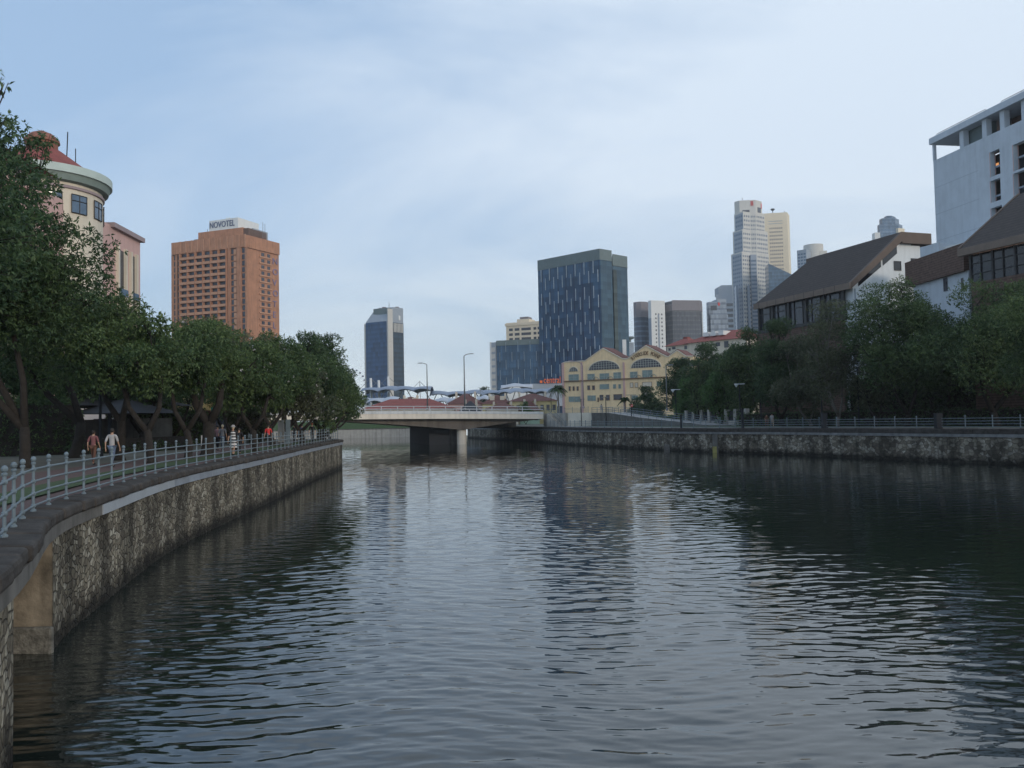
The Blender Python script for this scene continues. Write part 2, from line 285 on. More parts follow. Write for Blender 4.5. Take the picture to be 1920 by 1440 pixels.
M = dict(
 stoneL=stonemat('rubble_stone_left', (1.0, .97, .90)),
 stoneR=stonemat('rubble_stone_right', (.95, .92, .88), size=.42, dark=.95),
 coping=mat('coping_stone', (.056, .051, .047), .9, var=.45, vs=2.2, bump=.7, bs=14, spec=.2),
 ledge=mat('ledge_metal', (.23, .26, .30), .45, .0, var=.25, vs=1.0),
 ledgelight=mat('ledge_new', (.32, .35, .38), .45, .0, var=.10, vs=1.5),
 rail=mat('rail_paint', (.14, .18, .205), .45, .1, var=.22, vs=3),
 conc=mat('concrete', (.40, .38, .34), .85, var=.15, vs=.8, bump=.2, streak=.35),
 concw=mat('concrete_white', (.60, .62, .62), .8, var=.08, vs=.6, streak=.2),
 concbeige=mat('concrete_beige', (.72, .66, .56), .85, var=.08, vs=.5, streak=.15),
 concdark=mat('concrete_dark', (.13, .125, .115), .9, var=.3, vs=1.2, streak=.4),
 soffit=mat('bridge_soffit_shaded', (.17, .15, .13), .9, var=.15, vs=.5, streak=.3),  # darkened concrete: the shadow under the deck is put into the colour
 beigejamb=mat('jamb_plaster', (.25, .215, .165), .9, var=.6, vs=1.3, bump=.5, bs=12, streak=.5),
 eave=mat('eave_board', (.20, .155, .125), .8, var=.12, vs=.7),
 ledgedull=mat('ledge_dull', (.17, .175, .175), .8, var=.3, vs=1, streak=.3),
 footing=mat('footing_concrete', (.17, .165, .145), .95, var=.65, vs=5, bump=1.0, bs=16, streak=.5),
 paving=mat('brick_paving', (.10, .062, .056), .9, var=.3, vs=3, bump=.2),
 grass=mat('grass', (.045, .075, .028), .95, var=.4, vs=4, bump=.6, bs=20),
 earth=mat('earth', (.10, .10, .08), .95, var=.3, vs=.3),
 asphalt=mat('asphalt', (.06, .06, .06), .9, var=.2, vs=1),
 path=mat('path_concrete', (.32, .31, .30), .9, var=.2, vs=1.2),
 bridgerail=mat('bridge_rail_paint', (.50, .52, .54), .6, var=.08),
 dark=mat('dark_metal', (.02, .024, .03), .6, .0, var=.2, spec=.2),
 pole=mat('galvanised_pole', (.20, .21, .22), .5, .4, var=.15),
 lampglass=mat('lamp_glass', (.75, .78, .80), .3, var=.05),
 bark=mat('bark', (.026, .022, .019), .95, var=.4, vs=5, bump=.8, bs=12),
 barkgrey=mat('bark_grey', (.16, .145, .13), .95, var=.35, vs=5, bump=.8, bs=12),
 terracotta=mat('terracotta_brick', (.41, .205, .125), .85, var=.16, vs=.35, streak=.28),
 terraside=mat('terracotta_balcony', (.46, .25, .16), .85, var=.12, vs=.5),
 winddark=mat('window_dark', (.035, .04, .055), .15, var=.45, vs=.8, spec=.6),
 windgreen=mat('window_green', (.16, .23, .22), .2, var=.25, vs=.8, spec=.6),
 windblue=mat('window_blue', (.07, .12, .19), .15, var=.3, vs=.9, spec=.7),
 frame=mat('window_frame_dark', (.03, .03, .032), .5),
 framelt=mat('window_frame_light', (.33, .34, .30), .6),
 whitew=mat('white_wall', (.62, .66, .68), .8, var=.05, vs=.3, streak=.10),
 whiteblue=mat('white_blue_wall', (.50, .55, .60), .8, var=.08, vs=.5, streak=.09),
 whitebuild=mat('white_paint', (.66, .67, .66), .75, var=.06, vs=.4),
 beigewall=mat('beige_wall', (.80, .61, .37), .85, var=.09, vs=.5, streak=.12),
 pinkwall=mat('pink_wall', (.56, .37, .34), .85, var=.07, vs=.5, streak=.10),
 creamwall=mat('cream_wall', (.62, .56, .46), .85, var=.07, vs=.5, streak=.10),
 cornice=mat('cornice_mauve', (.30, .24, .25), .8, var=.1),
 greenfascia=mat('pale_green_fascia', (.44, .52, .49), .7, var=.08),
 greensoffit=mat('green_soffit', (.19, .24, .22), .8, var=.1),
 redroof=mat('red_roof', (.22, .06, .05), .8, var=.2, vs=1.5, bump=.5, bs=5),
 redroofdull=mat('dull_red_roof', (.25, .085, .065), .85, var=.3, vs=.8, bump=.5, bs=5),
 orangeroof=mat('orange_roof', (.24, .10, .07), .8, var=.2, vs=1.0),
 brick=mat('brown_brick', (.13, .085, .068), .9, var=.2, vs=1.2, bump=.3),
 fascia=mat('brown_fascia', (.12, .093, .078), .8, var=.12, vs=.7),
 blackglass=mat('black_glass', (.012, .014, .02), .08, var=.6, spec=.6),
 greyroof=mat('dark_grey_roof', (.035, .038, .045), .8, var=.15),
 granite=mat('tower_granite', (.55, .53, .49), .75, var=.06, vs=.05),
 graniteshadeblue=mat('tower_granite_shade_blue', (.26, .30, .36), .7, var=.06, vs=.05),  # bluer granite: the tower's shaded side put in colour, also blue strips
 palestone=mat('pale_tower_stone', (.70, .61, .46), .8, var=.05, vs=.05),
 graytower=mat('grey_tower', (.30, .34, .39), .7, var=.06, vs=.05),
 mauvetower=mat('mauve_tower', (.19, .17, .18), .7, var=.06, vs=.05),
 whitetower=mat('white_tower', (.66, .66, .64), .75, var=.05, vs=.05),
 creamtower=mat('cream_tower', (.66, .57, .44), .8, var=.06, vs=.1),
 greylouvre=mat('grey_louvre', (.13, .17, .175), .6, var=.12, vs=.4),
 fin=mat('light_fin', (.28, .35, .42), .5),
 redsign=mat('red_sign', (.62, .05, .04), .6, var=.05),
 orangesign=mat('orange_letters', (.85, .17, .03), .6, var=.05),
 navy=mat('navy_letters', (.09, .11, .19), .6, var=.05),
 bluesign=mat('blue_grey_letters', (.20, .17, .28), .6, var=.05),
 brownletters=mat('brown_letters', (.17, .09, .05), .7, var=.05),
 canopy=mat('canopy_membrane', (.19, .235, .31), .5, var=.12, vs=.25, spec=.5),
 canopywhite=mat('canopy_white', (.40, .43, .48), .5, var=.1, vs=.25),
 yellowwall=mat('yellow_wall', (.66, .56, .30), .85, var=.08),
 mintwall=mat('mint_wall', (.42, .58, .46), .85, var=.08),
 yellowpaint=mat('yellow_paint', (.30, .27, .09), .7, var=.25, vs=3),
 greensign=mat('green_sign', (.03, .20, .15), .5),
 skin=mat('skin', (.42, .26, .18), .6, var=.05), hairb=mat('hair_black', (.015, .012, .01), .6), hairw=mat('hair_blond', (.55, .48, .34), .6), hairr=mat('hair_red', (.28, .09, .04), .6),
)
CLO = {k: mat('cloth_' + k, c, .9, var=.1, vs=4) for k, c in dict(black=(.02, .02, .024), white=(.36, .35, .35), red=(.62, .05, .05), pink=(.20, .085, .09), navy=(.05, .06, .13), grey=(.20, .21, .23), denim=(.09, .12, .18), tan=(.42, .33, .24), brown=(.14, .07, .05), mauve=(.25, .15, .17)).items()}

# roof tile material: rows across the slope
def tilemat(name, col, sz=0.35):
    m = bpy.data.materials.new(name); m.use_nodes = True; t = m.node_tree; b = t.nodes['Principled BSDF']; b.inputs['Roughness'].default_value = .85
    g = nd(t, 'ShaderNodeNewGeometry'); sp = nd(t, 'ShaderNodeSeparateXYZ'); t.links.new(g.outputs['Position'], sp.inputs[0])
    a = mth(t, 'FRACT', mth(t, 'DIVIDE', sp.outputs[2], sz)); k = mth(t, 'LESS_THAN', a, .22)
    n = nd(t, 'ShaderNodeTexNoise'); n.inputs['Scale'].default_value = 2.5; n.inputs['Detail'].default_value = 6; t.links.new(g.outputs['Position'], n.inputs['Vector'])
    r = nd(t, 'ShaderNodeMapRange'); t.links.new(n.outputs[0], r.inputs[0]); r.inputs['To Min'].default_value = .35; r.inputs['To Max'].default_value = 1.65
    f = mth(t, 'MULTIPLY', r.outputs[0], mth(t, 'SUBTRACT', 1.0, mth(t, 'MULTIPLY', k, .5)))
    v = nd(t, 'ShaderNodeVectorMath', operation='SCALE'); v.inputs[0].default_value = col; t.links.new(f, v.inputs['Scale']); t.links.new(v.outputs[0], b.inputs['Base Color'])
    bp = nd(t, 'ShaderNodeBump'); bp.inputs['Distance'].default_value = .04; t.links.new(a, bp.inputs['Height']); t.links.new(bp.outputs[0], b.inputs['Normal'])
    return m
M['brick'] = tilemat('brown_brick_courses', (.15, .095, .075), .30)
M['browntile'] = tilemat('brown_tiles', (.050, .038, .034), .42); M['redtile'] = tilemat('red_tiles', (.27, .075, .06), .5); M['dulltile'] = tilemat('dull_red_tiles', (.15, .06, .05), .5)

def leafmat(name, c1, c2, tr=.34, rough=.55):
    m = bpy.data.materials.new(name); m.use_nodes = True; t = m.node_tree; t.nodes.clear()
    o = nd(t, 'ShaderNodeOutputMaterial'); b = nd(t, 'ShaderNodeBsdfPrincipled'); b.inputs['Roughness'].default_value = rough; b.inputs['Specular IOR Level'].default_value = .3
    g = nd(t, 'ShaderNodeNewGeometry')
    n = nd(t, 'ShaderNodeTexNoise'); n.inputs['Scale'].default_value = .45; n.inputs['Detail'].default_value = 3; t.links.new(g.outputs['Position'], n.inputs['Vector'])
    wn = nd(t, 'ShaderNodeAttribute', attribute_name='leafrand')
    f = mth(t, 'ADD', mth(t, 'MULTIPLY', mth(t, 'SUBTRACT', n.outputs[0], .5), 2.4), mth(t, 'MULTIPLY', wn.outputs['Fac'], .9), clamp=True)
    mx = nd(t, 'ShaderNodeMix', data_type='RGBA'); t.links.new(f, mx.inputs[0]); mx.inputs[6].default_value = (*c1, 1); mx.inputs[7].default_value = (*c2, 1)
    t.links.new(mx.outputs[2], b.inputs['Base Color'])
    tl = nd(t, 'ShaderNodeBsdfTranslucent'); t.links.new(mx.outputs[2], tl.inputs[0])
    ms = nd(t, 'ShaderNodeMixShader'); ms.inputs[0].default_value = tr; t.links.new(b.outputs[0], ms.inputs[1]); t.links.new(tl.outputs[0], ms.inputs[2]); t.links.new(ms.outputs[0], o.inputs[0])
    return m
LEAF = dict(
 green=leafmat('leaf_green', (.040, .080, .034), (.14, .20, .075)),
 deep=leafmat('leaf_deep', (.032, .068, .034), (.095, .15, .060)),
 olive=leafmat('leaf_olive', (.065, .082, .048), (.15, .165, .09)),
 bright=leafmat('leaf_bright', (.050, .115, .034), (.11, .21, .060)),
 brown=leafmat('leaf_brown', (.065, .085, .050), (.15, .165, .10)),
 flower=leafmat('blossom', (.65, .62, .60), (.75, .70, .72)))

# ------------------------------------------------------------------ ground, banks, water
ZL, ZR = 3.0, 3.1
LB = [(-4.4, -40), (-4.6, 2), (-5.4, 7)] + [tuple(G(*q_)[:2]) for q_ in ((22, 1440), (98, 1222), (198, 1128), (312, 1039), (404, 990), (508, 941), (580, 905), (642, 877))]
def smooth_poly(pts, n=6):
    o = []
    for i in range(len(pts) - 1):
        p0 = Vector(pts[max(i - 1, 0)]); p1 = Vector(pts[i]); p2 = Vector(pts[i + 1]); p3 = Vector(pts[min(i + 2, len(pts) - 1)])
        for k in range(n):
            t = k / n
            o.append(tuple(.5 * ((2 * p1) + (p2 - p0) * t + (2 * p0 - 5 * p1 + 4 * p2 - p3) * t * t + (3 * p1 - p0 - 3 * p2 + p3) * t ** 3)))
    o.append(tuple(pts[-1])); return o
LBs = smooth_poly(LB, 5); YE = LBs[-1][1] - .01
LB2 = [(LBs[-1][0] - .5, LBs[-1][1] + 1.2), (LBs[-1][0] - 2, LBs[-1][1] + 2.4), (-32, 99), (-60, 118), (-95, 150), (-120, 252)]
RB = [(75, -40), (66, 10), (56, 40), (43.1, 71.8), (39.6, 79.2), (34.4, 91.4), (30.2, 101), (25.2, 108), (18.6, 124), (10.6, 148), (4.4, 175), (0.5, 188), (-5, 202), (-12, 225), (-22, 256)]
FB = [(-120, 252), (-22, 256)]
EDGE = 2900
def poly_sheet(name, rings, mats_z):
    bm = bmesh.new()
    for poly, z in rings:
        vs = [bm.verts.new((x, y, z)) for x, y in poly]; es = [bm.edges.new((vs[i], vs[(i + 1) % len(vs)])) for i in range(len(vs))]
        bmesh.ops.triangle_fill(bm, use_beauty=True, use_dissolve=False, edges=es, normal=(0, 0, 1))
    me = bpy.data.meshes.new(name); bm.to_mesh(me); bm.free(); me.materials.append(mats_z)
    o = bpy.data.objects.new(name, me); C.objects.link(o); tag(o, kind='structure'); return o
def inset(pts, d):   # shift a polyline sideways (left of travel is +)
    o = []
    for i, p in enumerate(pts):
        a = Vector(pts[max(i - 1, 0)]); b = Vector(pts[min(i + 1, len(pts) - 1)]); u = (b - a).normalized()
        o.append((p[0] - u.y * d, p[1] + u.x * d))
    return o
LW = inset(LBs, .35)
left_ring = LW + LB2 + [(-EDGE, 252), (-EDGE, -60), (-4.8, -60)]
right_ring = inset(RB, -.35) + [(EDGE, 256), (EDGE, -60), (75.5, -60)]
far_ring = [(-EDGE, 252.5)] + [(x, y + .4) for x, y in FB] + [(EDGE, 256.4), (EDGE, 3200), (-EDGE, 3200)]
poly_sheet('ground', [(left_ring, ZL - .06), (right_ring, ZR - .06), (far_ring, 2.6)], M['earth'])

# water: one sheet, real geometry for the ripples close by would be lost on the far reach, so they are in the normal
wm = bpy.data.materials.new('river_water'); wm.use_nodes = True; t = wm.node_tree; b = t.nodes['Principled BSDF']
b.inputs['Base Color'].default_value = (.011, .016, .014, 1); b.inputs['Roughness'].default_value = .035; b.inputs['IOR'].default_value = 1.7
g = nd(t, 'ShaderNodeNewGeometry')
def wnoise(scale, sx, sy, rot, detail, dist=0.0, rough=.5):
    mpn = nd(t, 'ShaderNodeMapping'); mpn.inputs['Rotation'].default_value = (0, 0, math.radians(rot)); mpn.inputs['Scale'].default_value = (sx, sy, 1)
    t.links.new(g.outputs['Position'], mpn.inputs[0])
    n = nd(t, 'ShaderNodeTexNoise', noise_dimensions='2D'); n.inputs['Scale'].default_value = scale; n.inputs['Detail'].default_value = detail; n.inputs['Distortion'].default_value = dist; n.inputs['Roughness'].default_value = rough
    t.links.new(mpn.outputs[0], n.inputs['Vector']); return n.outputs[0]
w1 = wnoise(1.0, .75, 2.0, 6, 1.5, .5)       # wind ripple, long crests across the view
w2 = wnoise(1.0, 1.9, 4.6, -12, 1, .5)       # shorter ripple
w4 = wnoise(1.0, 4.5, 10.0, 9, 1, .4)       # fine wrinkles
w3 = wnoise(1.0, .07, .12, 25, 2)            # gusts and calm patches
w5 = wnoise(1.0, .22, .45, 18, 1)            # slow swell
patch = nd(t, 'ShaderNodeMapRange'); t.links.new(w3, patch.inputs[0]); patch.inputs['From Min'].default_value = .35; patch.inputs['From Max'].default_value = .65; patch.inputs['To Min'].default_value = .55; patch.inputs['To Max'].default_value = 1.3
hsum = mth(t, 'ADD', mth(t, 'MULTIPLY', w1, .0015), mth(t, 'MULTIPLY', w2, .0015))
hsum = mth(t, 'ADD', hsum, mth(t, 'MULTIPLY', w4, .0008))
hsum = mth(t, 'MULTIPLY', hsum, patch.outputs[0])
hsum = mth(t, 'ADD', hsum, mth(t, 'MULTIPLY', w5, .004))
bp = nd(t, 'ShaderNodeBump'); bp.inputs['Strength'].default_value = 1; bp.inputs['Distance'].default_value = 1.0
t.links.new(hsum, bp.inputs['Height']); t.links.new(bp.outputs[0], b.inputs['Normal'])
def water_sheet():
    ys = [-60, -30, -10, 0, 4, 6, 7.0]
    while ys[-1] < 252: ys.append(ys[-1] + max(.024, .0018 * ys[-1]))
    ys += [260]
    xp = [0.0]
    while xp[-1] < 66: xp.append(xp[-1] + max(.09, .013 * (xp[-1] - 4)))
    xp += [90, 200, EDGE]
    xs = np.array([-v for v in xp[:0:-1]] + xp); ys = np.array(ys)
    X, Y = np.meshgrid(xs, ys); Z = np.zeros_like(X); rg = np.random.default_rng(5)
    dyr = np.gradient(ys)[:, None] * np.ones_like(X)
    nw = 84; lam = np.exp(rg.uniform(math.log(.13), math.log(1.25), nw)); th = rg.normal(0, .42, nw) + .12; ph = rg.uniform(0, 6.28, nw)
    wx = X + .35 * np.sin(Y * .31 + 1) + .2 * np.sin(X * .57 + Y * .13); wy = Y + .30 * np.sin(X * .43) + .22 * np.sin(X * .91 + Y * .27 + 2)
    for l, t0, p in zip(lam, th, ph):
        k = 2 * math.pi / l; sl = WSLOPE * math.sqrt(2.0 / nw) * (1.25 if .2 < l < .6 else .85)
        fade = np.clip((l / dyr - 2.6) / 2.5, 0, 1)
        Z += fade * sl / k * np.sin(k * (wx * math.sin(t0) + wy * math.cos(t0)) + p)
    gust = .72 + .30 * np.sin(X * .11 + Y * .045 + 1.2) * np.sin(Y * .075 - X * .06) + .16 * np.sin(X * .35 + Y * .21)
    near = np.clip((np.abs(X) - 66) / -8, 0, 1) * np.clip((Y - 5) / 3, 0, 1) * np.clip((252 - Y) / 10, 0, 1)
    Z *= np.clip(gust, .25, 1.4) * near
    ny, nx = X.shape; me = bpy.data.meshes.new('water'); me.vertices.add(ny * nx)
    me.vertices.foreach_set('co', np.stack([X, Y, Z], -1).astype(np.float32).ravel())
    a = (np.arange(ny - 1)[:, None] * nx + np.arange(nx - 1)[None, :]).ravel(); q = np.stack([a, a + 1, a + nx + 1, a + nx], 1).astype(np.int32); n = len(q)
    me.loops.add(n * 4); me.loops.foreach_set('vertex_index', q.ravel()); me.polygons.add(n)
    me.polygons.foreach_set('loop_start', np.arange(0, n * 4, 4, dtype=np.int32)); me.polygons.foreach_set('loop_total', np.full(n, 4, dtype=np.int32))
    me.polygons.foreach_set('use_smooth', np.ones(n, dtype=bool)); me.materials.append(wm); me.update(calc_edges=True)
    o = bpy.data.objects.new('water', me); C.objects.link(o); tag(o, kind='structure')
WSLOPE = .062
water_sheet()

# ------------------------------------------------------------------ river walls
def strip(pts, z0, z1, thick, mb, uoff=0.0, side=1):
    """wall following pts: front face with uv in metres, plus top"""
    if mb.uv is None: mb.uv = []
    s = uoff; back = inset(pts, thick * side)
    for i in range(len(pts) - 1):
        (x0, y0), (x1, y1) = pts[i], pts[i + 1]; (bx0, by0), (bx1, by1) = back[i], back[i + 1]
        l = math.hypot(x1 - x0, y1 - y0)
        base = len(mb.v)
        mb.v += [(x0, y0, z0), (x1, y1, z0), (x1, y1, z1), (x0, y0, z1), (bx1, by1, z1), (bx0, by0, z1)]
        mb.f += [(base, base + 1, base + 2, base + 3), (base + 3, base + 2, base + 4, base + 5)]
        mb.uv += [(s, z0), (s + l, z0), (s + l, z1), (s, z1), (s, z1), (s + l, z1), (s + l, z1 + thick), (s, z1 + thick)]
        s += l
    return s
def cut(pts, y0, y1):   # part of a polyline between two Y (monotone)
    def at(y):
        for i in range(len(pts) - 1):
            (xa, ya), (xb, yb) = pts[i], pts[i + 1]
            if min(ya, yb) <= y <= max(ya, yb) and ya != yb: return (xa + (xb - xa) * (y - ya) / (yb - ya), y)
    return [at(y0)] + [p for p in pts if y0 < p[1] < y1] + [at(y1)]
ZC = 2.72    # coping underside
GAP0, GAP1 = 12.4, LBs[20][1]
lwall = thing('river_wall', 'curving rubble stone embankment wall under the left promenade', 'river wall', (-14, 50, 0))
mb = MB(); strip(cut(LBs, -38, GAP0), -1, ZC, .6, mb); strip(cut(LBs, GAP1, YE), -1, ZC, .6, mb, 60); strip([LBs[-1]] + LB2[:4], -1, ZC, .6, mb, 140)
mb.build('stone_face', M['stoneL'], lwall)
# recess (outfall) with its far jamb
p = cut(LBs, GAP1, 30)[0]; q = cut(LBs, GAP0, 30)[0]; print('gap', p, q, LBs)
j = MB(); j.hexa([(p[0] - 3, p[1] + .01, -1), (p[0] + .0, p[1] + .01, -1), (p[0] - .5, p[1] + .6, -1), (p[0] - 3, p[1] + .6, -1)] + [(p[0] - 3, p[1] + .01, ZC), (p[0] + .0, p[1] + .01, ZC), (p[0] - .5, p[1] + .6, ZC), (p[0] - 3, p[1] + .6, ZC)])
j.build('recess_jamb', M['beigejamb'], lwall)
j = MB(); j.box(p[0] - 3.2, p[0] + .05, p[1] - .14, p[1] + .0, -1, .55); j.build('recess_footing', M['footing'], lwall, bevel=.04)
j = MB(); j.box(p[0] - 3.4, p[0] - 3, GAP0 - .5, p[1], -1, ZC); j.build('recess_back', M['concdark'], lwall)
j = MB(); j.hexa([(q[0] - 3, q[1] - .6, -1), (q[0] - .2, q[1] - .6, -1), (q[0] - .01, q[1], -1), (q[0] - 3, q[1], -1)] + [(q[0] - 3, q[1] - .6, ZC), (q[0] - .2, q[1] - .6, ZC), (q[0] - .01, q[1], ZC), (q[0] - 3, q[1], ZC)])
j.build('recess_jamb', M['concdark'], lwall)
# metal ledge band under the coping: dark at first, pale new piece further on, then blue grey
def band(pts, z0, z1, proud, th, mbx):
    a = inset(pts, -proud); c = inset(pts, th)
    for i in range(len(pts) - 1):
        mbx.hexa([(*a[i], z0), (*a[i + 1], z0), (*c[i + 1], z0), (*c[i], z0), (*a[i], z1), (*a[i + 1], z1), (*c[i + 1], z1), (*c[i], z1)])
def resample(pts, step):
    o = [Vector(pts[0])]; acc = 0
    for i in range(len(pts) - 1):
        a = Vector(pts[i]); b_ = Vector(pts[i + 1]); l = (b_ - a).length; d = step - acc
        while d <= l:
            o.append(a + (b_ - a) * (d / l)); d += step
        acc = l - (d - step)
    return [tuple(p_) for p_ in o]
mb = MB(); band(cut(LBs, -30, 23.0), ZC - .28, ZC - .01, .08, .2, mb); mb.build('ledge_band', M['concdark'], lwall)
mb = MB(); band(cut(LBs, 23.04, 33.0), ZC - .28, ZC - .01, .10, .2, mb); tag(mb.build('ledge_band', M['ledgelight'], lwall), 'pale new section of the ledge band')
mb = MB(); band(cut(LBs, 33.04, YE), ZC - .28, ZC - .01, .08, .2, mb); band([LBs[-1]] + LB2[:3], ZC - .28, ZC - .01, .08, .2, mb); mb.build('ledge_band', M['ledge'], lwall)
# coping blocks: each block rounded, uneven
def coping(pts, z0, z1, proud, back, step, parent, m, jit=.03, bev=.06):
    rs = resample(pts, step); mbx = MB()
    for i in range(len(rs) - 1):
        a = Vector(rs[i]); b_ = Vector(rs[i + 1]); u = (b_ - a).normalized(); n = Vector((u.y, -u.x))
        pr = proud + random.uniform(-jit, jit); zt = z1 + random.uniform(-jit, jit) * .5; g_ = .015
        a2 = a + u * g_; b2 = b_ - u * g_
        q_ = [a2 + n * pr, b2 + n * pr, b2 - n * back, a2 - n * back]
        mbx.hexa([(v.x, v.y, z0) for v in q_] + [(v.x, v.y, zt - (.05 if k_ < 2 else 0)) for k_, v in enumerate(q_)])
    return mbx.build('coping', m, parent, bevel=bev)
coping(cut(LBs, -20, YE) + LB2[:4], ZC, 3.02, .14, .62, .95, lwall, M['coping'], .05, .07)
# right wall
rwall = thing('river_wall', 'long dark rubble stone embankment wall on the right bank', 'river wall', (25, 108, 0))
RBs = smooth_poly(RB, 4)
def cutr(pts, y0, y1):
    o = [p_ for p_ in pts if y0 <= p_[1] <= y1]; return o
RV = RBs[:RBs.index(min(RBs, key=lambda q_: abs(q_[1] - 225) + abs(q_[0] + 12))) + 1]
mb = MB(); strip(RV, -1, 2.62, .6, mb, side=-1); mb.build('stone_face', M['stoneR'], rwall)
mb = MB(); band(RV[::-1], 2.34, 2.62, .10, .2, mb); mb.build('ledge_band', M['ledgedull'], rwall)
coping(RV[::-1], 2.62, 3.12, .12, .8, 1.3, rwall, M['coping'], .02, .04)
# buttress pier with yellow gauge
def on_wall(px, pts):
    for k_ in range(len(pts) - 1):
        a, b_ = Vector(pts[k_]), Vector(pts[k_ + 1]); fa_, fb_ = 960 + F * a.x / a.y, 960 + F * b_.x / b_.y
        if a.y > 0 and min(fa_, fb_) <= px <= max(fa_, fb_): return a.lerp(b_, (px - fa_) / (fb_ - fa_)), (b_ - a).normalized()
w0_, wu_ = on_wall(1334, RV); fr = Fr(tuple(w0_), tuple(w0_ - wu_ * 2)); 
mb = MB(); mb.fbox(fr, .1, .9, -.8, 2.3, -.3, .22); mb.build('buttress', M['concdark'], rwall)
mb = MB(); mb.fbox(fr, .15, .85, -.2, .80, .222, .27); tag(mb.build('water_gauge', M['yellowpaint'], rwall), 'yellow painted foot of the pier')
w0_, wu_ = on_wall(1243, RV); fr2 = Fr(tuple(w0_), tuple(w0_ - wu_ * 2)); mb = MB(); mb.fbox(fr2, 0, 1.4, -.3, .9, -.5, .06); mb.build('outfall', M['blackglass'], rwall)
# far bank wall
fwall = thing('river_wall', 'low pale concrete quay wall below the lawn seen under the bridge', 'river wall', (-40, 255, 0))
mb = MB(); mb.uv = None
for i in range(len(FB) - 1):
    (x0, y0), (x1, y1) = FB[i], FB[i + 1]
    mb.hexa([(x0, y0, -1), (x1, y1, -1), (x1, y1 + .5, -1), (x0, y0 + .5, -1), (x0, y0, 2.45), (x1, y1, 2.45), (x1, y1 + .5, 2.45), (x0, y0 + .5, 2.45)])
mb.build('wall_face', M['conc'], fwall)
mb = MB()
for i in range(len(FB) - 1):
    (x0, y0), (x1, y1) = FB[i], FB[i + 1]
    mb.hexa([(x0, y0 - .1, 2.45), (x1, y1 - .1, 2.45), (x1, y1 + .6, 2.45), (x0, y0 + .6, 2.45), (x0, y0 - .1, 2.68), (x1, y1 - .1, 2.68), (x1, y1 + .6, 2.68), (x0, y0 + .6, 2.68)])
mb.build('coping', M['concdark'], fwall)
# left promenade surfaces: kerb strip, grass strip, paved path, lawn
def ribbon(name, pts, d0, d1, z, m):
    a = inset(pts, d0); c = inset(pts, d1); mbx = MB()
    for i in range(len(pts) - 1): mbx.add([(*a[i], z), (*a[i + 1], z), (*c[i + 1], z), (*c[i], z)], [(0, 1, 2, 3)])
    return tag(mbx.build(name, m), kind='structure')
LBr = cut(LBs, -20, YE - 1)
ribbon('pavement', LBr, .3, 1.5, ZL - .03, M['paving'])
ribbon('grass_verge', LBr, 1.5, 2.9, ZL + .01, M['grass'])
ribbon('path', LBr, 2.9, 6.2, ZL - .02, M['paving'])
RBr = [p_ for p_ in RV if p_[1] < 176]
ribbon('pavement', RBr, -.5, -4.0, ZR - .02, M['path'])
ribbon('grass_verge', RBr, -4.0, -14.0, ZR + .0, M['grass'])
fl = MB(); fl.add([(-130, 253.2, 2.66), (-10, 257, 2.66), (-10, 260.5, 4.9), (-130, 256.5, 4.9), (-10, 300, 5.2), (-130, 300, 5.2)], [(0, 1, 2, 3), (3, 2, 4, 5)]); tag(fl.build('lawn', M['grass']), kind='structure')

# ------------------------------------------------------------------ railings
def railing(pts, z, label, step=1.55, hgt=1.05, r=.023, pr=.032, group='painted tubular railings along the river', seg_rail=None, name='railing'):
    rs = resample(pts, step); c = rs[len(rs) // 2]
    root = thing(name, label, 'railing', (c[0], c[1], z), group)
    proto = MB(); proto.lathe((0, 0, 0), [(pr * 1.9, 0), (pr * 1.9, .03), (pr, .05), (pr, hgt - .05), (pr * 1.5, hgt - .04), (pr * 1.6, hgt - .01), (pr * .8, hgt + .01), (pr * 1.6, hgt + .04), (pr * 1.75, hgt + .075), (pr * 1.2, hgt + .115), (.004, hgt + .13)], 8)
    hs = [.12, .38, .64, .90]
    for h in hs: proto.lathe((0, 0, h - .04), [(pr, 0), (pr * 1.55, .015), (pr * 1.65, .04), (pr * 1.55, .065), (pr, .08)], 8)
    first = None
    for x, y in rs:
        if first is None: first = o = proto.build('post', M['rail'], None, smooth=False); o.parent = root
        else: o = first.copy(); C.objects.link(o); o.parent = root
        o.location = (x - root.location.x, y - root.location.y, z - root.location.z)
    for h in hs:
        mbx = MB(); mbx.tube([(x, y, z + h) for x, y in rs], r, 8); mbx.build('rail', M['rail'], root, smooth=True)
    return root
railing(inset(cut(LBs, 5, YE - .2), .36), ZL + .02, 'pale blue tubular railing curving along the left river wall')
rr = inset(RV, -.45); rr = [p_ for p_ in rr if 40 < p_[1] < 170]
railing(rr[::-1], ZR + .02, 'pale blue tubular railing along the straight right river wall', step=2.6, r=.03, pr=.045)
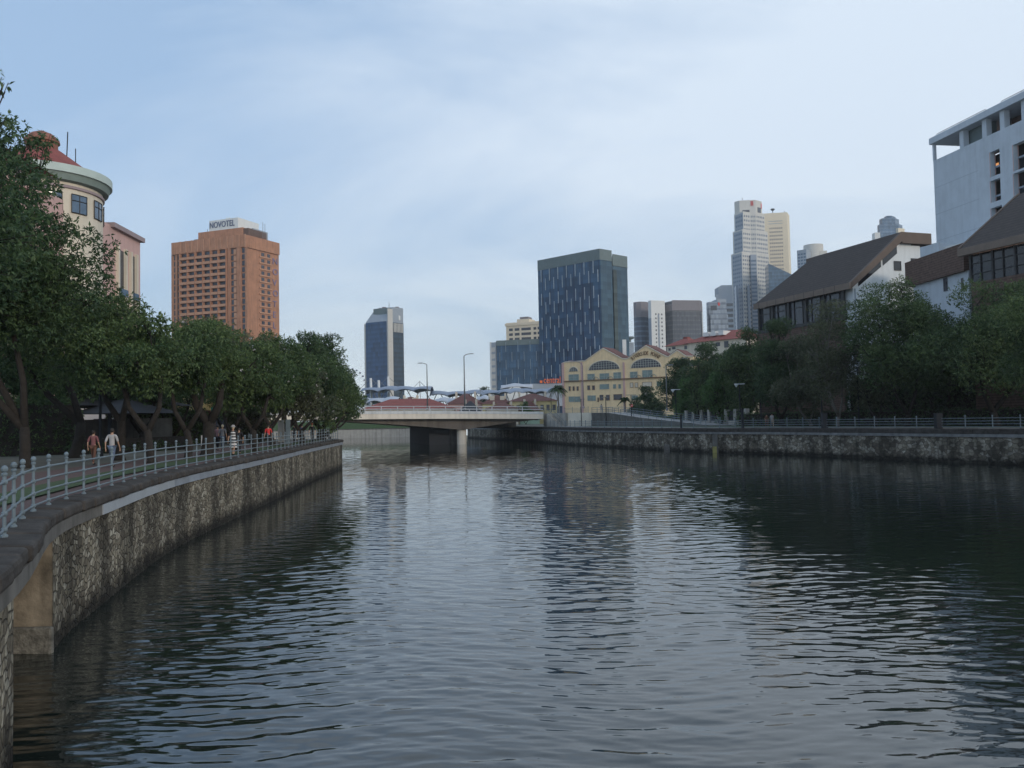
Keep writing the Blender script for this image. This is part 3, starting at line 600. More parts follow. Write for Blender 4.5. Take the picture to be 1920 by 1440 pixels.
# dark square posts standing in the right railing line
for i, px in enumerate((1275, 1390, 1543, 1756)):
    best = min(rr, key=lambda p_: abs(960 + F * p_[0] / p_[1] - px)); 
    for k in range(len(rr) - 1):
        a = 960 + F * rr[k][0] / rr[k][1]; b_ = 960 + F * rr[k + 1][0] / rr[k + 1][1]
        if min(a, b_) <= px <= max(a, b_):
            w_ = (px - a) / (b_ - a); best = (rr[k][0] + (rr[k + 1][0] - rr[k][0]) * w_, rr[k][1] + (rr[k + 1][1] - rr[k][1]) * w_)
    x, y = best; y -= .1
    nm = ['thin dark post in the right railing by the foot of the ramp', 'tall thin dark post in the right railing above the yellow gauge', 'dark square post in the right railing in front of the bare grey tree', 'dark square post in the right railing nearest the right edge'][i]
    hh = (1.7, 2.3, 1.6, 1.35)[i]
    rt_ = thing('post', nm, 'post', (x, y, ZR), 'dark posts in the right railing'); w2_ = (.12, .14, .28, .28)[i]
    mb = MB(); mb.box(x - w2_, x + w2_, y - w2_, y + w2_, ZR, ZR + hh); mb.build('shaft', M['dark'], rt_, bevel=.02)
    mb = MB(); mb.box(x - w2_ - .05, x + w2_ + .05, y - w2_ - .05, y + w2_ + .05, ZR + hh, ZR + hh + .08); mb.build('cap', M['dark'], rt_)

# ------------------------------------------------------------------ the bridge
bA = XY(380, 151); bB = XY(1019, 168); bf = Fr(bA, bB)
zl, zr = zat(660, 772, 160), zat(1018, 772, 168)
bridge = thing('road_bridge', 'low beige concrete road bridge with a haunched soffit across the river', 'bridge', (bf.pt(40, 0).x, bf.pt(40, 0).y, 0))
NB = 36
def dz(s_): return zl + (zr - zl) * s_ / bf.L + .25 * math.sin(math.pi * s_ / bf.L)
def sweep(name, m, f0, f1, o0, o1, sa=0, sb=None):
    mbx = MB(); sb = bf.L if sb is None else sb
    for i in range(NB):
        a = sa + (sb - sa) * i / NB; c = sa + (sb - sa) * (i + 1) / NB
        mbx.hexa([bf.pt(a, f0(a), o1), bf.pt(c, f0(c), o1), bf.pt(c, f0(c), o0), bf.pt(a, f0(a), o0), bf.pt(a, f1(a), o1), bf.pt(c, f1(c), o1), bf.pt(c, f1(c), o0), bf.pt(a, f1(a), o0)])
    return mbx.build(name, m, bridge)
sweep('edge_kerb', M['concw'], lambda s_: dz(s_) - .48, lambda s_: dz(s_), -.6, .06)
sweep('deck', M['concbeige'], lambda s_: dz(s_) - 1.42, lambda s_: dz(s_) - .48, -34, 0)
sweep('road_surface', M['asphalt'], lambda s_: dz(s_) - .48, lambda s_: dz(s_) - .15, -34, -.6)
sp_ = bf.sx(871)
def soff(s_):
    k = abs(s_ - sp_) / (30 if s_ < sp_ else 17); k = min(k, 1.15)
    return dz(s_) - 1.42 - 2.15 * max(0.03, (1 - k)) ** 1.25
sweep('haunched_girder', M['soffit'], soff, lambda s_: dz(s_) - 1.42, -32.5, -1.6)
cp = bf.pt(sp_, 0, -2.9)
mb = MB(); mb.lathe((cp.x, cp.y, -1), [(.95, 0), (.95, 1 + 3.3)], 24); mb.build('pier', M['concbeige'], bridge, smooth=False)
for k in (1, 2):
    q_ = bf.pt(sp_ - .3 * k, 0, -2.9 - 6.2 * k); mb = MB(); mb.lathe((q_.x, q_.y, -1), [(.95, 0), (.95, 4.3)], 24); mb.build('pier', M['concbeige'], bridge)
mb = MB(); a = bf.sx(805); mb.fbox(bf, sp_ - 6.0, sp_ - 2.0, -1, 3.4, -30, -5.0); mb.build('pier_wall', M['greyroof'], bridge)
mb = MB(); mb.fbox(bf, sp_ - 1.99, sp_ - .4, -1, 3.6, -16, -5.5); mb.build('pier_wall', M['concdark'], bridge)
# bridge rails and posts
bs = [i * 3.05 + 1.0 for i in range(int(bf.L / 3.05))]
for off in (-.12, -33.6):
    for s_ in bs:
        mbx = MB(); mbx.fbox(bf, s_ - .07, s_ + .07, dz(s_), dz(s_) + 1.0, off - .12, off + .02); mbx.build('rail_post', M['bridgerail'], bridge)
    for h in (.45, .95):
        mbx = MB(); mbx.tube([bf.pt(bf.L * i / 12, dz(bf.L * i / 12) + h, off - .05) for i in range(13)], .075, 6); mbx.build('rail', M['bridgerail'], bridge)
# abutment, approach and ramp on the right
ab = thing('bridge_abutment', 'grey concrete abutment at the right end of the bridge', 'abutment', (*XY(1045, 170), 0))
mb = MB(); af = Fr(XY(1019, 169.5), XY(1062, 166)); mb.fbox(af, 0, af.L, 2.9, zr - .35, -24, 0); mb.build('block', M['conc'], ab)
mb = MB(); mb.fbox(bf, bf.sx(915), bf.L - .2, 2.9, 5.0, -31, -19); mb.build('embankment', M['concdark'], ab)  # added dark block, stands in for the shade under the right span
mb = MB(); mb.fbox(af, 1.3, 2.1, 3, zr - .2, .002, .35); mb.build('pilaster', M['conc'], ab)
mb = MB(); lf = Fr(XY(1062, 166.5), XY(1109, 164.5)); mb.fbox(lf, 0.01, lf.L, 3, zr - .38, -23, 0); mb.build('wing_wall', M['concbeige'], ab)
mb = MB()
q0, q1 = af.pt(1.9, zr - .2, .2), af.pt(4.7, 3.3, 2.8)
stair = thing('staircase', 'concrete steps going down beside the bridge end', 'stairs', (q1.x, q1.y, 3.1))
ns = 14
for i in range(ns):
    a = af.pt(1.2 + i * .22, 0, .0); zt = zr - .4 - i * (zr - 3.5) / ns
    mb.fbox(af, 2.3 + i * .22, 2.3 + (i + 1) * .22 - .002, 3.05, zt, .36, 1.9)
mb.build('steps', M['conc'], stair)
mb = MB()
for o_ in (.40, 1.86):
    mb.tube([af.pt(2.3, zr + .5, o_), af.pt(5.4, 4.1, o_), af.pt(5.4, 3.1, o_)], .04, 6)
mb.build('handrail', M['rail'], stair)
# ramp
ramp_ = thing('ramp', 'pale concrete walkway ramp sloping down from the bridge to the right promenade', 'ramp', (*XY(1200, 150), 3))
rp = [(Vector((*XY(1109, 164.5), zr - .40))), Vector((*XY(1140, 158), zat(1140, 774, 158))), Vector((*XY(1200, 147), zat(1200, 783, 147))), Vector((*XY(1262, 137), zat(1262, 790, 137))), Vector((*XY(1330, 128), 3.2))]
mb = MB()
for i in range(len(rp) - 1):
    a, c = rp[i], rp[i + 1]; u = (c - a); n = Vector((u.y, -u.x, 0)).normalized();
    if n.x > 0: pass
    n = Vector((abs(n.x), abs(n.y) * (1 if n.y > 0 else -1), 0)) * 3.2
    mb.hexa([(a.x, a.y, 3.0), (c.x, c.y, 3.0), (c.x + n.x, c.y + n.y, 3.0), (a.x + n.x, a.y + n.y, 3.0), a, c, c + n, a + n])
mb.build('ramp_body', M['concdark'], ramp_)
mb = MB()
for i in range(len(rp) - 1):
    a, c = rp[i] + Vector((0, 0, .004)), rp[i + 1] + Vector((0, 0, .004)); u = c - a; n = Vector((u.y, -u.x, 0)).normalized(); n = Vector((abs(n.x), n.y, 0)) * 3.2
    mb.add([a, c, c + n, a + n], [(0, 1, 2, 3)])
mb.build('ramp_surface', M['path'], ramp_)
def ramp_rail(off, label):
    root = thing('railing', label, 'railing', tuple(rp[2]), 'painted rails on the ramp')
    nn = []
    for i in range(len(rp) - 1):
        a, c = rp[i], rp[i + 1]; u = c - a; n = Vector((u.y, -u.x, 0)).normalized(); n = Vector((abs(n.x), n.y, 0)) * off
        k = max(2, int(u.length / 2.2))
        nn += [a + u * (j_ / k) + n for j_ in range(k)]
    for h in (.3, .62, .98):
        mbx = MB(); mbx.tube([q_ + Vector((0, 0, h)) for q_ in nn], .035, 6); mbx.build('rail', M['rail'], root)
    for q_ in nn:
        mbx = MB(); mbx.tube([q_, q_ + Vector((0, 0, 1.02))], .045, 6); mbx.build('post', M['rail'], root)
ramp_rail(.1, 'near side pale rail sloping down along the ramp'); ramp_rail(3.1, 'far side pale rail sloping down along the ramp')
# railing on the approach beside the abutment
apr = [af.pt(0, 0, -.3), lf.pt(0, 0, -.3), lf.pt(lf.L, 0, -.3)]
r_ = railing([(v.x, v.y) for v in apr], zr - .36, 'short pale railing on top of the bridge abutment', step=1.6, name='railing')

# ------------------------------------------------------------------ building helpers
def windows(parent, fr, rects, m, out_=.03, name='window', th=.05, frame=None, fw=.06, big=True):
    """rects: (s0,s1,z0,z1); the first 100 as parts, the rest as one stuff part"""
    objs = []
    for i, (s0, s1, z0, z1) in enumerate(rects[:100]):
        mbx = MB(); mbx.fbox(fr, s0, s1, z0, z1, out_ - th, out_); o = mbx.build(name, m, parent)
        if frame:
            f = MB(); f.fbox(fr, s0 - fw, s0, z0 - fw, z1 + fw, out_ - th, out_ + .05); f.fbox(fr, s1, s1 + fw, z0 - fw, z1 + fw, out_ - th, out_ + .05)
            f.fbox(fr, s0, s1, z1, z1 + fw, out_ - th, out_ + .05); f.fbox(fr, s0, s1, z0 - fw, z0, out_ - th, out_ + .05)
            f.build('window_frame', frame, o)
        objs.append(o)
    if len(rects) > 100:
        mbx = MB()
        for (s0, s1, z0, z1) in rects[100:]: mbx.fbox(fr, s0, s1, z0, z1, out_ - th, out_)
        tag(mbx.build(name, m, parent), kind='stuff')
    return objs
def multiwin(parent, items, m, name='window', th=.3):
    """items: (fr,s0,s1,z0,z1,out): first 100 parts, rest stuff"""
    rest = MB()
    for i, (fr, s0, s1, z0, z1, o_) in enumerate(items):
        if i < 100: MB().fbox(fr, s0, s1, z0, z1, o_ - th, o_).build(name, m, parent)
        else: rest.fbox(fr, s0, s1, z0, z1, o_ - th, o_)
    if rest.v: tag(rest.build(name, m, parent), kind='stuff')
def grid(fr, s0, s1, n, z0, z1, k, fw, fh, o_=.05):
    r = []; ds = (s1 - s0) / n; dzz = (z1 - z0) / k
    for j_ in range(k):
        for i in range(n):
            c = s0 + ds * (i + .5); zc_ = z1 - dzz * (j_ + .5)
            r.append((fr, c - ds * fw / 2, c + ds * fw / 2, zc_ - dzz * fh / 2, zc_ + dzz * fh / 2, o_))
    return r
def text_mesh(name, txt, size, ext, m, parent, org, ux, uz, un, font_scale_x=1.0, center=False):
    cu = bpy.data.curves.new(name, 'FONT'); cu.body = txt; cu.size = size; cu.extrude = ext; cu.resolution_u = 3
    if center: cu.align_x = 'CENTER'
    to = bpy.data.objects.new(name, cu); C.objects.link(to)
    dg = bpy.context.evaluated_depsgraph_get(); me = bpy.data.meshes.new_from_object(to.evaluated_get(dg)); bpy.data.objects.remove(to)
    n = len(me.vertices); co = np.empty(n * 3); me.vertices.foreach_get('co', co); co = co.reshape(-1, 3)
    pl = parent_loc(parent); o3 = np.array(org) - np.array(pl)
    w = o3 + np.outer(co[:, 0] * font_scale_x, np.array(ux)) + np.outer(co[:, 1], np.array(uz)) + np.outer(co[:, 2], np.array(un))
    me.vertices.foreach_set('co', w.ravel()); me.materials.clear(); me.materials.append(m); me.update(); me.name = name
    o = bpy.data.objects.new(name, me); C.objects.link(o); o.parent = parent; return o
def v3(v2, z=0): return (v2[0], v2[1], z)
def footprint(front, depth, py=None):
    """front: list of (px, Y) left to right; extruded back along the view"""
    f = [XY(q_[0], q_[1], py) for q_ in front]
    l = Vector(f[0]); r = Vector(f[-1]); n = ((l + r) / 2).normalized()      # the block runs straight back from its front
    return f + [tuple(r + n * depth - (r - l) * .04), tuple(l + n * depth + (r - l) * .04)]

# --- terracotta hotel slab
A = XY(324, 416, 520); Cn = XY(460, 400, 520); Bn = XY(523, 421, 520)
nf = Fr(A, Cn); sf = Fr(Cn, Bn); zt = zat(462, 440, 400)
nov = thing('hotel_tower', 'tall terracotta hotel slab with rows of balconies and a rooftop sign box', 'hotel', v3(Cn))
back = tuple(Vector(Bn) + (Vector(A) - Vector(Cn)))
MB().prism([A, Cn, Bn, back], 2.6, zt - 6.0).build('wall', M['terracotta'], nov)
def cr(fr, c): return fr.sx(280 + c / 5.143)      # crop column -> s on the facade
MB().prism([tuple(nf.pt(0, 0, .9)[:2]), tuple(nf.pt(nf.L, 0, .9)[:2]), tuple(sf.pt(0, 0, .6)[:2]), tuple(sf.pt(sf.L, 0, .6)[:2]), back], zt - 5.9, zt).build('parapet', M['terracotta'], nov)
FH = 3.02; NF = 16
cols = [cr(nf, c) for c in (318, 392, 465, 541, 617, 690, 768)]
bal = []; win = []; 
for j_ in range(NF):
    z0 = zt - 6.2 - (j_ + 1) * FH
    for i in range(6):
        bal.append((cols[i] + .12, cols[i + 1] - .12, z0, z0 + 1.25)); win.append((nf, cols[i] + .2, cols[i + 1] - .45, z0 + 1.1, z0 + FH - .04, .12))
for (s0, s1, z0, z1) in bal: MB().fbox(nf, s0, s1, z0, z1, .0, 1.5).build('balcony', M['terraside'], nov)
w3 = []
for j_ in range(NF):
    z0 = zt - 6.2 - (j_ + 1) * FH
    for c0, c1 in ((285, 312), (803, 830), (908, 938), (247, 262)): w3.append((nf, cr(nf, c0), cr(nf, c1), z0 + .7, z0 + FH - .1, .15))
    for c0, c1 in ((1092, 1120), (1150, 1176)): w3.append((sf, cr(sf, c0), cr(sf, c1), z0 + .9, z0 + 2.5, .1))
multiwin(nov, win, M['winddark'], 'window', .15); multiwin(nov, w3, M['winddark'], 'slot_window', .1)
for s_ in cols: MB().fbox(nf, s_ - .14, s_ + .14, 20, zt - 5.9, 0, 1.7).build('pilaster', M['terracotta'], nov)
for c0, c1, o_ in ((776, 800, .9), (862, 905, .8), (940, 958, .6), (222, 244, .3), (263, 283, .5)): MB().fbox(nf, cr(nf, c0), cr(nf, c1), 20, zt - 5.9, 0, o_).build('pilaster', M['terracotta'], nov)
for j_ in range(NF):
    z0 = zt - 6.2 - (j_ + 1) * FH
    MB().fbox(sf, cr(sf, 1068), cr(sf, 1188), z0 + .1, z0 + .75, 0, .45).build('window_ledge', M['terraside'], nov)
    MB().fbox(nf, cr(nf, 832), cr(nf, 858), z0 + .1, z0 + 2.6, 0, .6).build('window_ledge', M['terraside'], nov)
for i in range(12):
    s_ = cr(nf, 318) + (cr(nf, 950) - cr(nf, 318)) * i / 11; MB().fbox(nf, s_ - .25, s_ + .25, zt - 5.4, zt + .15, .9, 1.1).build('parapet_rib', M['terraside'], nov)
# rooftop boxes + sign
pf = Fr(tuple(nf.pt(cr(nf, 445), 0, -2.5)[:2]), tuple(nf.pt(cr(nf, 880), 0, -2.5)[:2])); MB().fbox(pf, 0, pf.L, zt - .5, zt + 4.4, -14, 0).build('roof_storey', M['terracotta'], nov)
MB().fbox(pf, pf.L + .0, pf.L + 3.0, zt - .5, zt + 3.9, -14, -.5).build('roof_storey', M['brick'], nov)
s0 = pf.sx(393); s1 = pf.sx(447); zb0 = zt + 4.4; zb1 = pf.hit(447, 407.5)[1] + .2
MB().fbox(pf, s0, s1 + .2, zb0, zb1, -16, -.5).build('sign_box', M['whitebuild'], nov)
MB().fbox(pf, s1 + 1.6, s1 + 4.8, zt - .5, zb0 + .6, -17, -6).build('plant_room', M['graytower'], nov)
MB().fbox(pf, -3.5, -.1, zt - .5, zt + 1.6, -8, -1).build('plant_room', M['graytower'], nov)
for (px_, h0) in ((371, 5), (383, 6.5), (430, 6)):
    s_ = pf.sx(px_); MB().tube([pf.pt(s_, zt + (8.5 if px_ > 400 else 0), -3), pf.pt(s_, zt + h0 + (4 if px_ > 400 else 0), -3)], .12, 5).build('antenna', M['pole'], nov)
for px_, h_ in ((484, 3.2), (488, 2.2)):
    s_ = pf.sx(px_ - 6); MB().tube([pf.pt(s_, zt, -7), pf.pt(s_, zt + 4.4 + h_, -7)], .12, 5).build('antenna', M['pole'], nov)
q_ = pf.pt(pf.sx(422), zb1 + 1.0, -4); mb = MB(); mb.ball(tuple(q_), .55, 8, 5); mb.ball((q_.x - 1.2, q_.y, q_.z + .1), .4, 8, 5); mb.tube([(q_.x, q_.y, zb1), tuple(q_)], .1, 5); mb.build('roof_beacon', M['whitebuild'], nov)
zs = pf.hit(393, 424)[1]
text_mesh('sign_letters', 'NOVOTEL', 4.1, .12, M['navy'], nov, pf.pt(s0 + .25, zb0 + 1.5, -.36), v3(pf.u), (0, 0, 1), v3(pf.n), 0.80)
for i, ch in enumerate('NOVOTEL'):
    text_mesh('sign_letter', ch, 4.4, .12, M['bluesign'], nov, sf.pt(cr(sf, 1196), zt - 11.0 - i * 5.3, .2), v3(sf.u), (0, 0, 1), v3(sf.n), 1.15)

# --- dark blue tower with a slanted crown
d0 = 700
t1 = thing('office_tower', 'dark blue glass tower with a slanted grey crown behind the bridge', 'tower', v3(XY(720, d0)))
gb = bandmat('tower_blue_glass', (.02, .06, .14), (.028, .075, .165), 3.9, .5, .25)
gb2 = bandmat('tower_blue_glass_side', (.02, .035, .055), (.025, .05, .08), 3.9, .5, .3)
pa, pb, pc = XY(686.5, 712, 660), XY(726.5, 700, 660), XY(757, 716, 660)
f1, f2 = Fr(pa, pb), Fr(pb, pc); back = tuple(Vector(pc) + Vector(pa) - Vector(pb)); zg = zat(727, 601, 700)
MB().prism([pa, pb, pc, back], 2.6, zg).build('core', M['graytower'], t1)
MB().fbox(f1, .4, f1.L - .6, 20, zg - .5, 0, .6).build('glass_front', gb, t1)
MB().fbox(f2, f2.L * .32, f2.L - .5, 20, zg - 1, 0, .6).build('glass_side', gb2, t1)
MB().fbox(f1, -1.6, -.1, 2.6, zg - 1, -3, .3).build('corner_pier', M['granite'], t1)
MB().fbox(f2, .2, f2.L * .3, 2.6, zg + 10, 0, .9).build('corner_pier', M['palestone' if 0 else 'granite'], t1)
for i in range(7):
    s_ = f2.L * (.36 + .085 * i); MB().fbox(f2, s_, s_ + .9, zg - 9, zg - 1.5, .6, .9).build('louvre', M['granite'], t1)
zt1 = zat(750, 575, 705)
n3 = Vector((*(-f1.n), 0)); u3 = Vector((*f1.u, 0)); fr0 = f1.pt(0, zg, 0)
# crown: sloping up from the left and the front
base = [f1.pt(0, zg, 0), f1.pt(f1.L, zg, 0), Vector((*pc, zg)), Vector((*back, zg))]
dep = Vector((*(Vector(pc) - Vector(pb)), 0)); topz = zt1 - zg
tp = [base[0] + u3 * 4.5 + dep * .35, base[1] + dep * .40 + u3 * 0.0, base[2] + Vector((0, 0, 0)), base[3] + u3 * 5]
mb = MB(); mb.hexa(base + [v_ + Vector((0, 0, topz)) for v_ in tp]); mb.build('slanted_crown', M['graytower'], t1)
mb = MB(); mb.fbox(f1, f1.L * .22, f1.L * .92, zg + topz * .35, zg + topz * .95, -12, -4.0); mb.build('crown_louvres', M['greylouvre'], t1)
for k_, (a_px, w_) in enumerate(((719, 6), (744, 5), (713, 3))):
    c = XY(a_px, 722); MB().box(c[0], c[0] + w_ * .55, c[1], c[1] + 5, zt1 - 1, zt1 + 1.6 + (k_ < 2) * .7).build('roof_plant', M['mauvetower'], t1)
c = XY(732.5, 722); MB().tube([(c[0], c[1], zt1), (c[0], c[1], zt1 + 6)], .25, 5).build('antenna', M['pole'], t1)
MB().fbox(f2, f2.L * .70, f2.L * .80, zg + topz * .12, zg + topz * .45, .05, .4).build('wall_emblem', M['whitebuild'], t1)

# --- blue mall tower with fins (sign "central")
f3 = Fr(XY(1009, 449, 540), XY(1126, 420, 540)); f4 = Fr(XY(1126, 420, 540), XY(1147.5, 426, 540)); zc1 = zat(1124, 466, 420)
cen = thing('mall_tower', 'broad blue glass tower with staggered pale fins beside the beige mall', 'tower', v3(XY(1100, 425)))
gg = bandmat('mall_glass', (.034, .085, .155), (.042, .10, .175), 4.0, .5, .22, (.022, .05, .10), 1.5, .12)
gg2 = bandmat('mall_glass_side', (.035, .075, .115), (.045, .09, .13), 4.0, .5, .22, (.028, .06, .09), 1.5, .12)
bk = Vector(XY(1009, 449, 540)) + Vector((20, 26))
MB().prism([XY(1009, 449, 540), XY(1126, 420, 540), XY(1147.5, 426, 540), XY(1146, 450, 540), tuple(bk)], 2.6, zc1 - 5.5).build('glass_block', gg, cen)
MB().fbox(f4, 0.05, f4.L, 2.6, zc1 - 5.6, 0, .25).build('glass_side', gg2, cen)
MB().prism([tuple(f3.pt(0, 0, .15)[:2]), tuple(f3.pt(f3.L, 0, .15)[:2]), tuple(f4.pt(f4.L, 0, .35)[:2]), XY(1146, 450, 540), tuple(bk)], zc1 - 5.45, zc1).build('louvre_screen', M['greylouvre'], cen)
f5 = Fr(XY(1149, 433, 540), XY(1177, 441, 540)); zc2 = zat(1176, 481, 441)
MB().prism([XY(1147.6, 433, 540), XY(1177, 441, 540), XY(1176, 465, 540), XY(1147, 460, 540)], 2.6, zc2 - 6).build('rear_block', gg2, cen)
MB().prism([tuple(f5.pt(0, 0, .2)[:2]), tuple(f5.pt(f5.L, 0, .2)[:2]), XY(1176, 464, 540), XY(1147, 459, 540)], zc2 - 5.9, zc2).build('louvre_screen', M['greylouvre'], cen)
MB().fbox(f5, .2, 3.0, 15, zc2 - 8, .2, .4).build('recess_panel', bandmat('recess_glass', (.04, .055, .055), (.05, .07, .07), 4, .5), cen)
fins = []; nc = 14
for i in range(nc):
    s_ = f3.L * (i + .85) / (nc + .3)
    for k in range(7):
        z1 = zc1 - (5.5 if i % 2 == 0 else -1.2 + 5.5 + 6) - k * 12.6 - (f3.L - s_) * .0; z0 = z1 - 6.2
        if z0 > 12: fins.append((f3, s_, s_ + .15, z0, z1, .55))
multiwin(cen, fins, M['fin'], 'fin', .5)
text_mesh('sign_letters', 'central', 4.2, .15, M['orangesign'], cen, Vector((*XY(1020.5, 380), zat(1020.5, 718.5, 380))), (1, 0, 0), (0, 0, 1), (0, -1, 0), 0.66)
c = XY(1016, 380); MB().box(c[0] - .55, c[0] + .55, 379.8, 380.2, zat(1016, 718, 380), zat(1016, 713.5, 380)).build('sign_mark', M['orangesign'], cen)
MB().box(XY(983, 381)[0], XY(1062, 381)[0], 381, 400, 10, zat(1000, 719.5, 381)).build('podium', M['graytower'], cen)
MB().box(XY(952, 383)[0], XY(1000, 383)[0], 380.6, 400, 8, zat(970, 722, 381)).build('podium', M['whitebuild'], cen)
wing = thing('mall_wing', 'lower blue glass wing with pale fins left of the broad blue tower', 'building', v3(XY(960, 452)))
f6 = Fr(XY(932, 456, 690), XY(1012, 450, 690)); zw = zat(1000, 635.5, 450)
MB().fbox(f6, 0, f6.L + 1, 2.6, zw - 2.8, -20, 0).build('glass_block', gg, wing)
MB().fbox(f6, -.3, f6.L + 1, zw - 2.75, zw, -20, .15).build('louvre_screen', M['greylouvre'], wing)
fins = []
for i in range(7):
    s_ = f6.L * (i + .5) / 7
    for k in range(4):
        z1 = zw - (1.0 if i % 2 else 6.4) - k * 9.5; z0 = z1 - 5.2
        if z0 > 10: fins.append((f6, s_, s_ + .15, z0, z1, .5))
multiwin(wing, fins, M['fin'], 'fin', .45)
f7 = Fr(XY(921, 458, 690), XY(932, 456, 690)); MB().fbox(f7, 0, f7.L - .4, 2.6, zat(925, 642, 457), -8, .3).build('stair_tower', M['graytower'], wing)
for k in range(9): MB().fbox(f7, .6, f7.L - .9, 12 + k * 3.6, 14.4 + k * 3.6, .3, .36).build('stair_panel', M['granite'], wing)
MB().fbox(f7, -.4, .5, 2.6, zat(925, 641, 457), -.2, .5).build('stair_tower', M['whitebuild'], wing)

# --- cream apartment block behind
ap = thing('apartment_block', 'cream apartment block with dark recessed balconies behind the blue wing', 'apartment block', v3(XY(980, 620)))
f8 = Fr(XY(949, 622, 620), XY(1012, 612, 620)); za = zat(990, 603, 615)
MB().fbox(f8, 0, f8.L, 2.6, za, -18, 0).build('wall', M['creamtower'], ap)
MB().fbox(f8, f8.L * .30, f8.L * .66, za, za + 2.4, -14, -2).build('roof_storey', M['creamtower'], ap)
MB().fbox(f8, f8.L * .36, f8.L * .60, za + 2.4, za + 4.2, -12, -4).build('roof_tank', M['mauvetower'], ap)
MB().fbox(f8, -.8, f8.L, za - 2.4, za - .6, -1, .5).build('cornice', M['creamtower'], ap)
it = []
for j_ in range(6):
    zz = za - 4.2 - j_ * 3.5
    for a, b_ in ((.09, .2), (.26, .40), (.46, .74), (.82, .90), (.94, .99)): it.append((f8, f8.L * a, f8.L * b_, zz - 1.9, zz, .1))
multiwin(ap, it, M['winddark'], 'balcony_opening')

# --- skyline towers on the right
def tower(name, label, front, ytop, pxref, depth, m, cat='tower'):
    Yr = front[0][1]
    for q_ in front:
        if abs(q_[0] - pxref) < 6: Yr = q_[1]
    z = zat(pxref, ytop, Yr); root = thing(name, label, cat, v3(XY(*front[0]))); py = ytop + 60
    MB().prism(footprint(front, depth, py), 2.6, z).build('wall', m, root); return root, z, [Fr(XY(*front[i], py), XY(*front[i + 1], py)) for i in range(len(front) - 1)]
# banded dark blue round fronted block
front = [(1189, 905), (1194, 900), (1203, 898), (1211, 900), (1217, 905)]
r1, z, _ = tower('office_tower', 'slim dark blue banded tower with a mauve top left of the white tower', front, 566, 1203, 30, bandmat('band_blue', (.035, .06, .10), (.10, .14, .19), 5.2, .35, .4))
MB().prism(footprint([(a, b_ - .5) for a, b_ in front], 31, 626), z - 16, z + .3).build('crown', M['mauvetower'], r1)
# small round dish topped building between
r2, z, _ = tower('office_building', 'low pale building with a dark rooftop dish right of the blue glass tower', [(1180, 800), (1190, 800)], 642, 1185, 20, M['graytower'], 'building')
c = XY(1185, 795); mb = MB(); mb.lathe((c[0], c[1], z), [(1.0, 0), (1.0, 2), (3.8, 3.2), (4.2, 4.4), (3.4, 5)], 14); mb.build('roof_dish', M['greylouvre'], r2)
# white slim tower
r3, z, fs = tower('office_tower', 'slim white tower with vertical rows of small dark windows', [(1216.5, 865), (1222, 860), (1248, 866)], 563, 1222, 20, M['whitetower'])
multiwin(r3, grid(fs[1], fs[1].L * .22, fs[1].L * .86, 3, 20, z - 12, 22, .42, .42), M['winddark'])
MB().fbox(fs[1], fs[1].L * .47, fs[1].L * .56, 20, z - 14, 0, .5).build('blue_strip', M['graniteshadeblue'], r3)
MB().fbox(fs[0], .3, fs[0].L - .3, 10, z - 18, 0, .3).build('blue_strip', M['graniteshadeblue'], r3)
# wide mauve block
bm1 = bandmat('mauve_glass', (.055, .065, .085), (.10, .105, .12), 4.6, .3, .3, (.04, .05, .07), 3.2, .14)
r4, z, fs = tower('office_tower', 'wide dark mauve office block with glass bands right of the white tower', [(1247, 880), (1262, 868), (1314, 874), (1317.5, 884)], 564, 1262, 30, bm1)
MB().prism(footprint([(1261.5, 867), (1314, 873), (1318, 883)], 26, 624), z - 10, z + .6).build('crown', M['mauvetower'], r4)
MB().prism(footprint([(1246.7, 879.5), (1261.3, 867.6)], 26, 624), z - 10, z - 3).build('crown', M['mauvetower'], r4)
MB().fbox(fs[2], fs[2].L - 1.0, fs[2].L, 3, z - 2, 0, .6).build('edge_strip', M['whitetower'], r4)
# grey stepped bank blocks
bg1 = bandmat('grey_band', (.24, .28, .33), (.15, .18, .23), 5.5, .35, .5)
r5, z, fs = tower('office_tower', 'stepped grey banded tower with a red emblem left of the tallest tower', [(1326, 905), (1330, 898), (1364, 900)], 566, 1330, 26, bg1)
MB().fbox(fs[1], fs[1].L * .50, fs[1].L * .99, z - 2, z + 3, -20, -.2).build('crown', M['graytower'], r5)
MB().fbox(fs[1], fs[1].L * .12, fs[1].L * .45, z - 9, z - 4, 0, .3).build('opening', M['winddark'], r5)
MB().fbox(fs[1], fs[1].L * .52, fs[1].L * .62, z - 4, z - .8, 0, .4).build('wall_emblem', M['redsign'], r5)
MB().fbox(fs[1], fs[1].L * .02, fs[1].L * .99, z - 42, z - 14, .0, 4).build('lower_step', bg1, r5)
r6, z, fs = tower('office_tower', 'pale blue grey block with dark window slots directly left of the tallest tower', [(1344, 985), (1376, 985)], 552, 1350, 24, M['graytower'])
MB().fbox(fs[0], fs[0].L * .18, fs[0].L, z - .5, z + 9, -20, -1).build('crown', M['graytower'], r6)
MB().fbox(fs[0], fs[0].L * .36, fs[0].L, z + 9, z + 11, -20, -2).build('crown', M['graytower'], r6)
multiwin(r6, [(fs[0], fs[0].L * .58, fs[0].L * .98, z - 14 - 6.2 * k, z - 10.5 - 6.2 * k, .1) for k in range(14)], M['winddark'], 'window_slot')
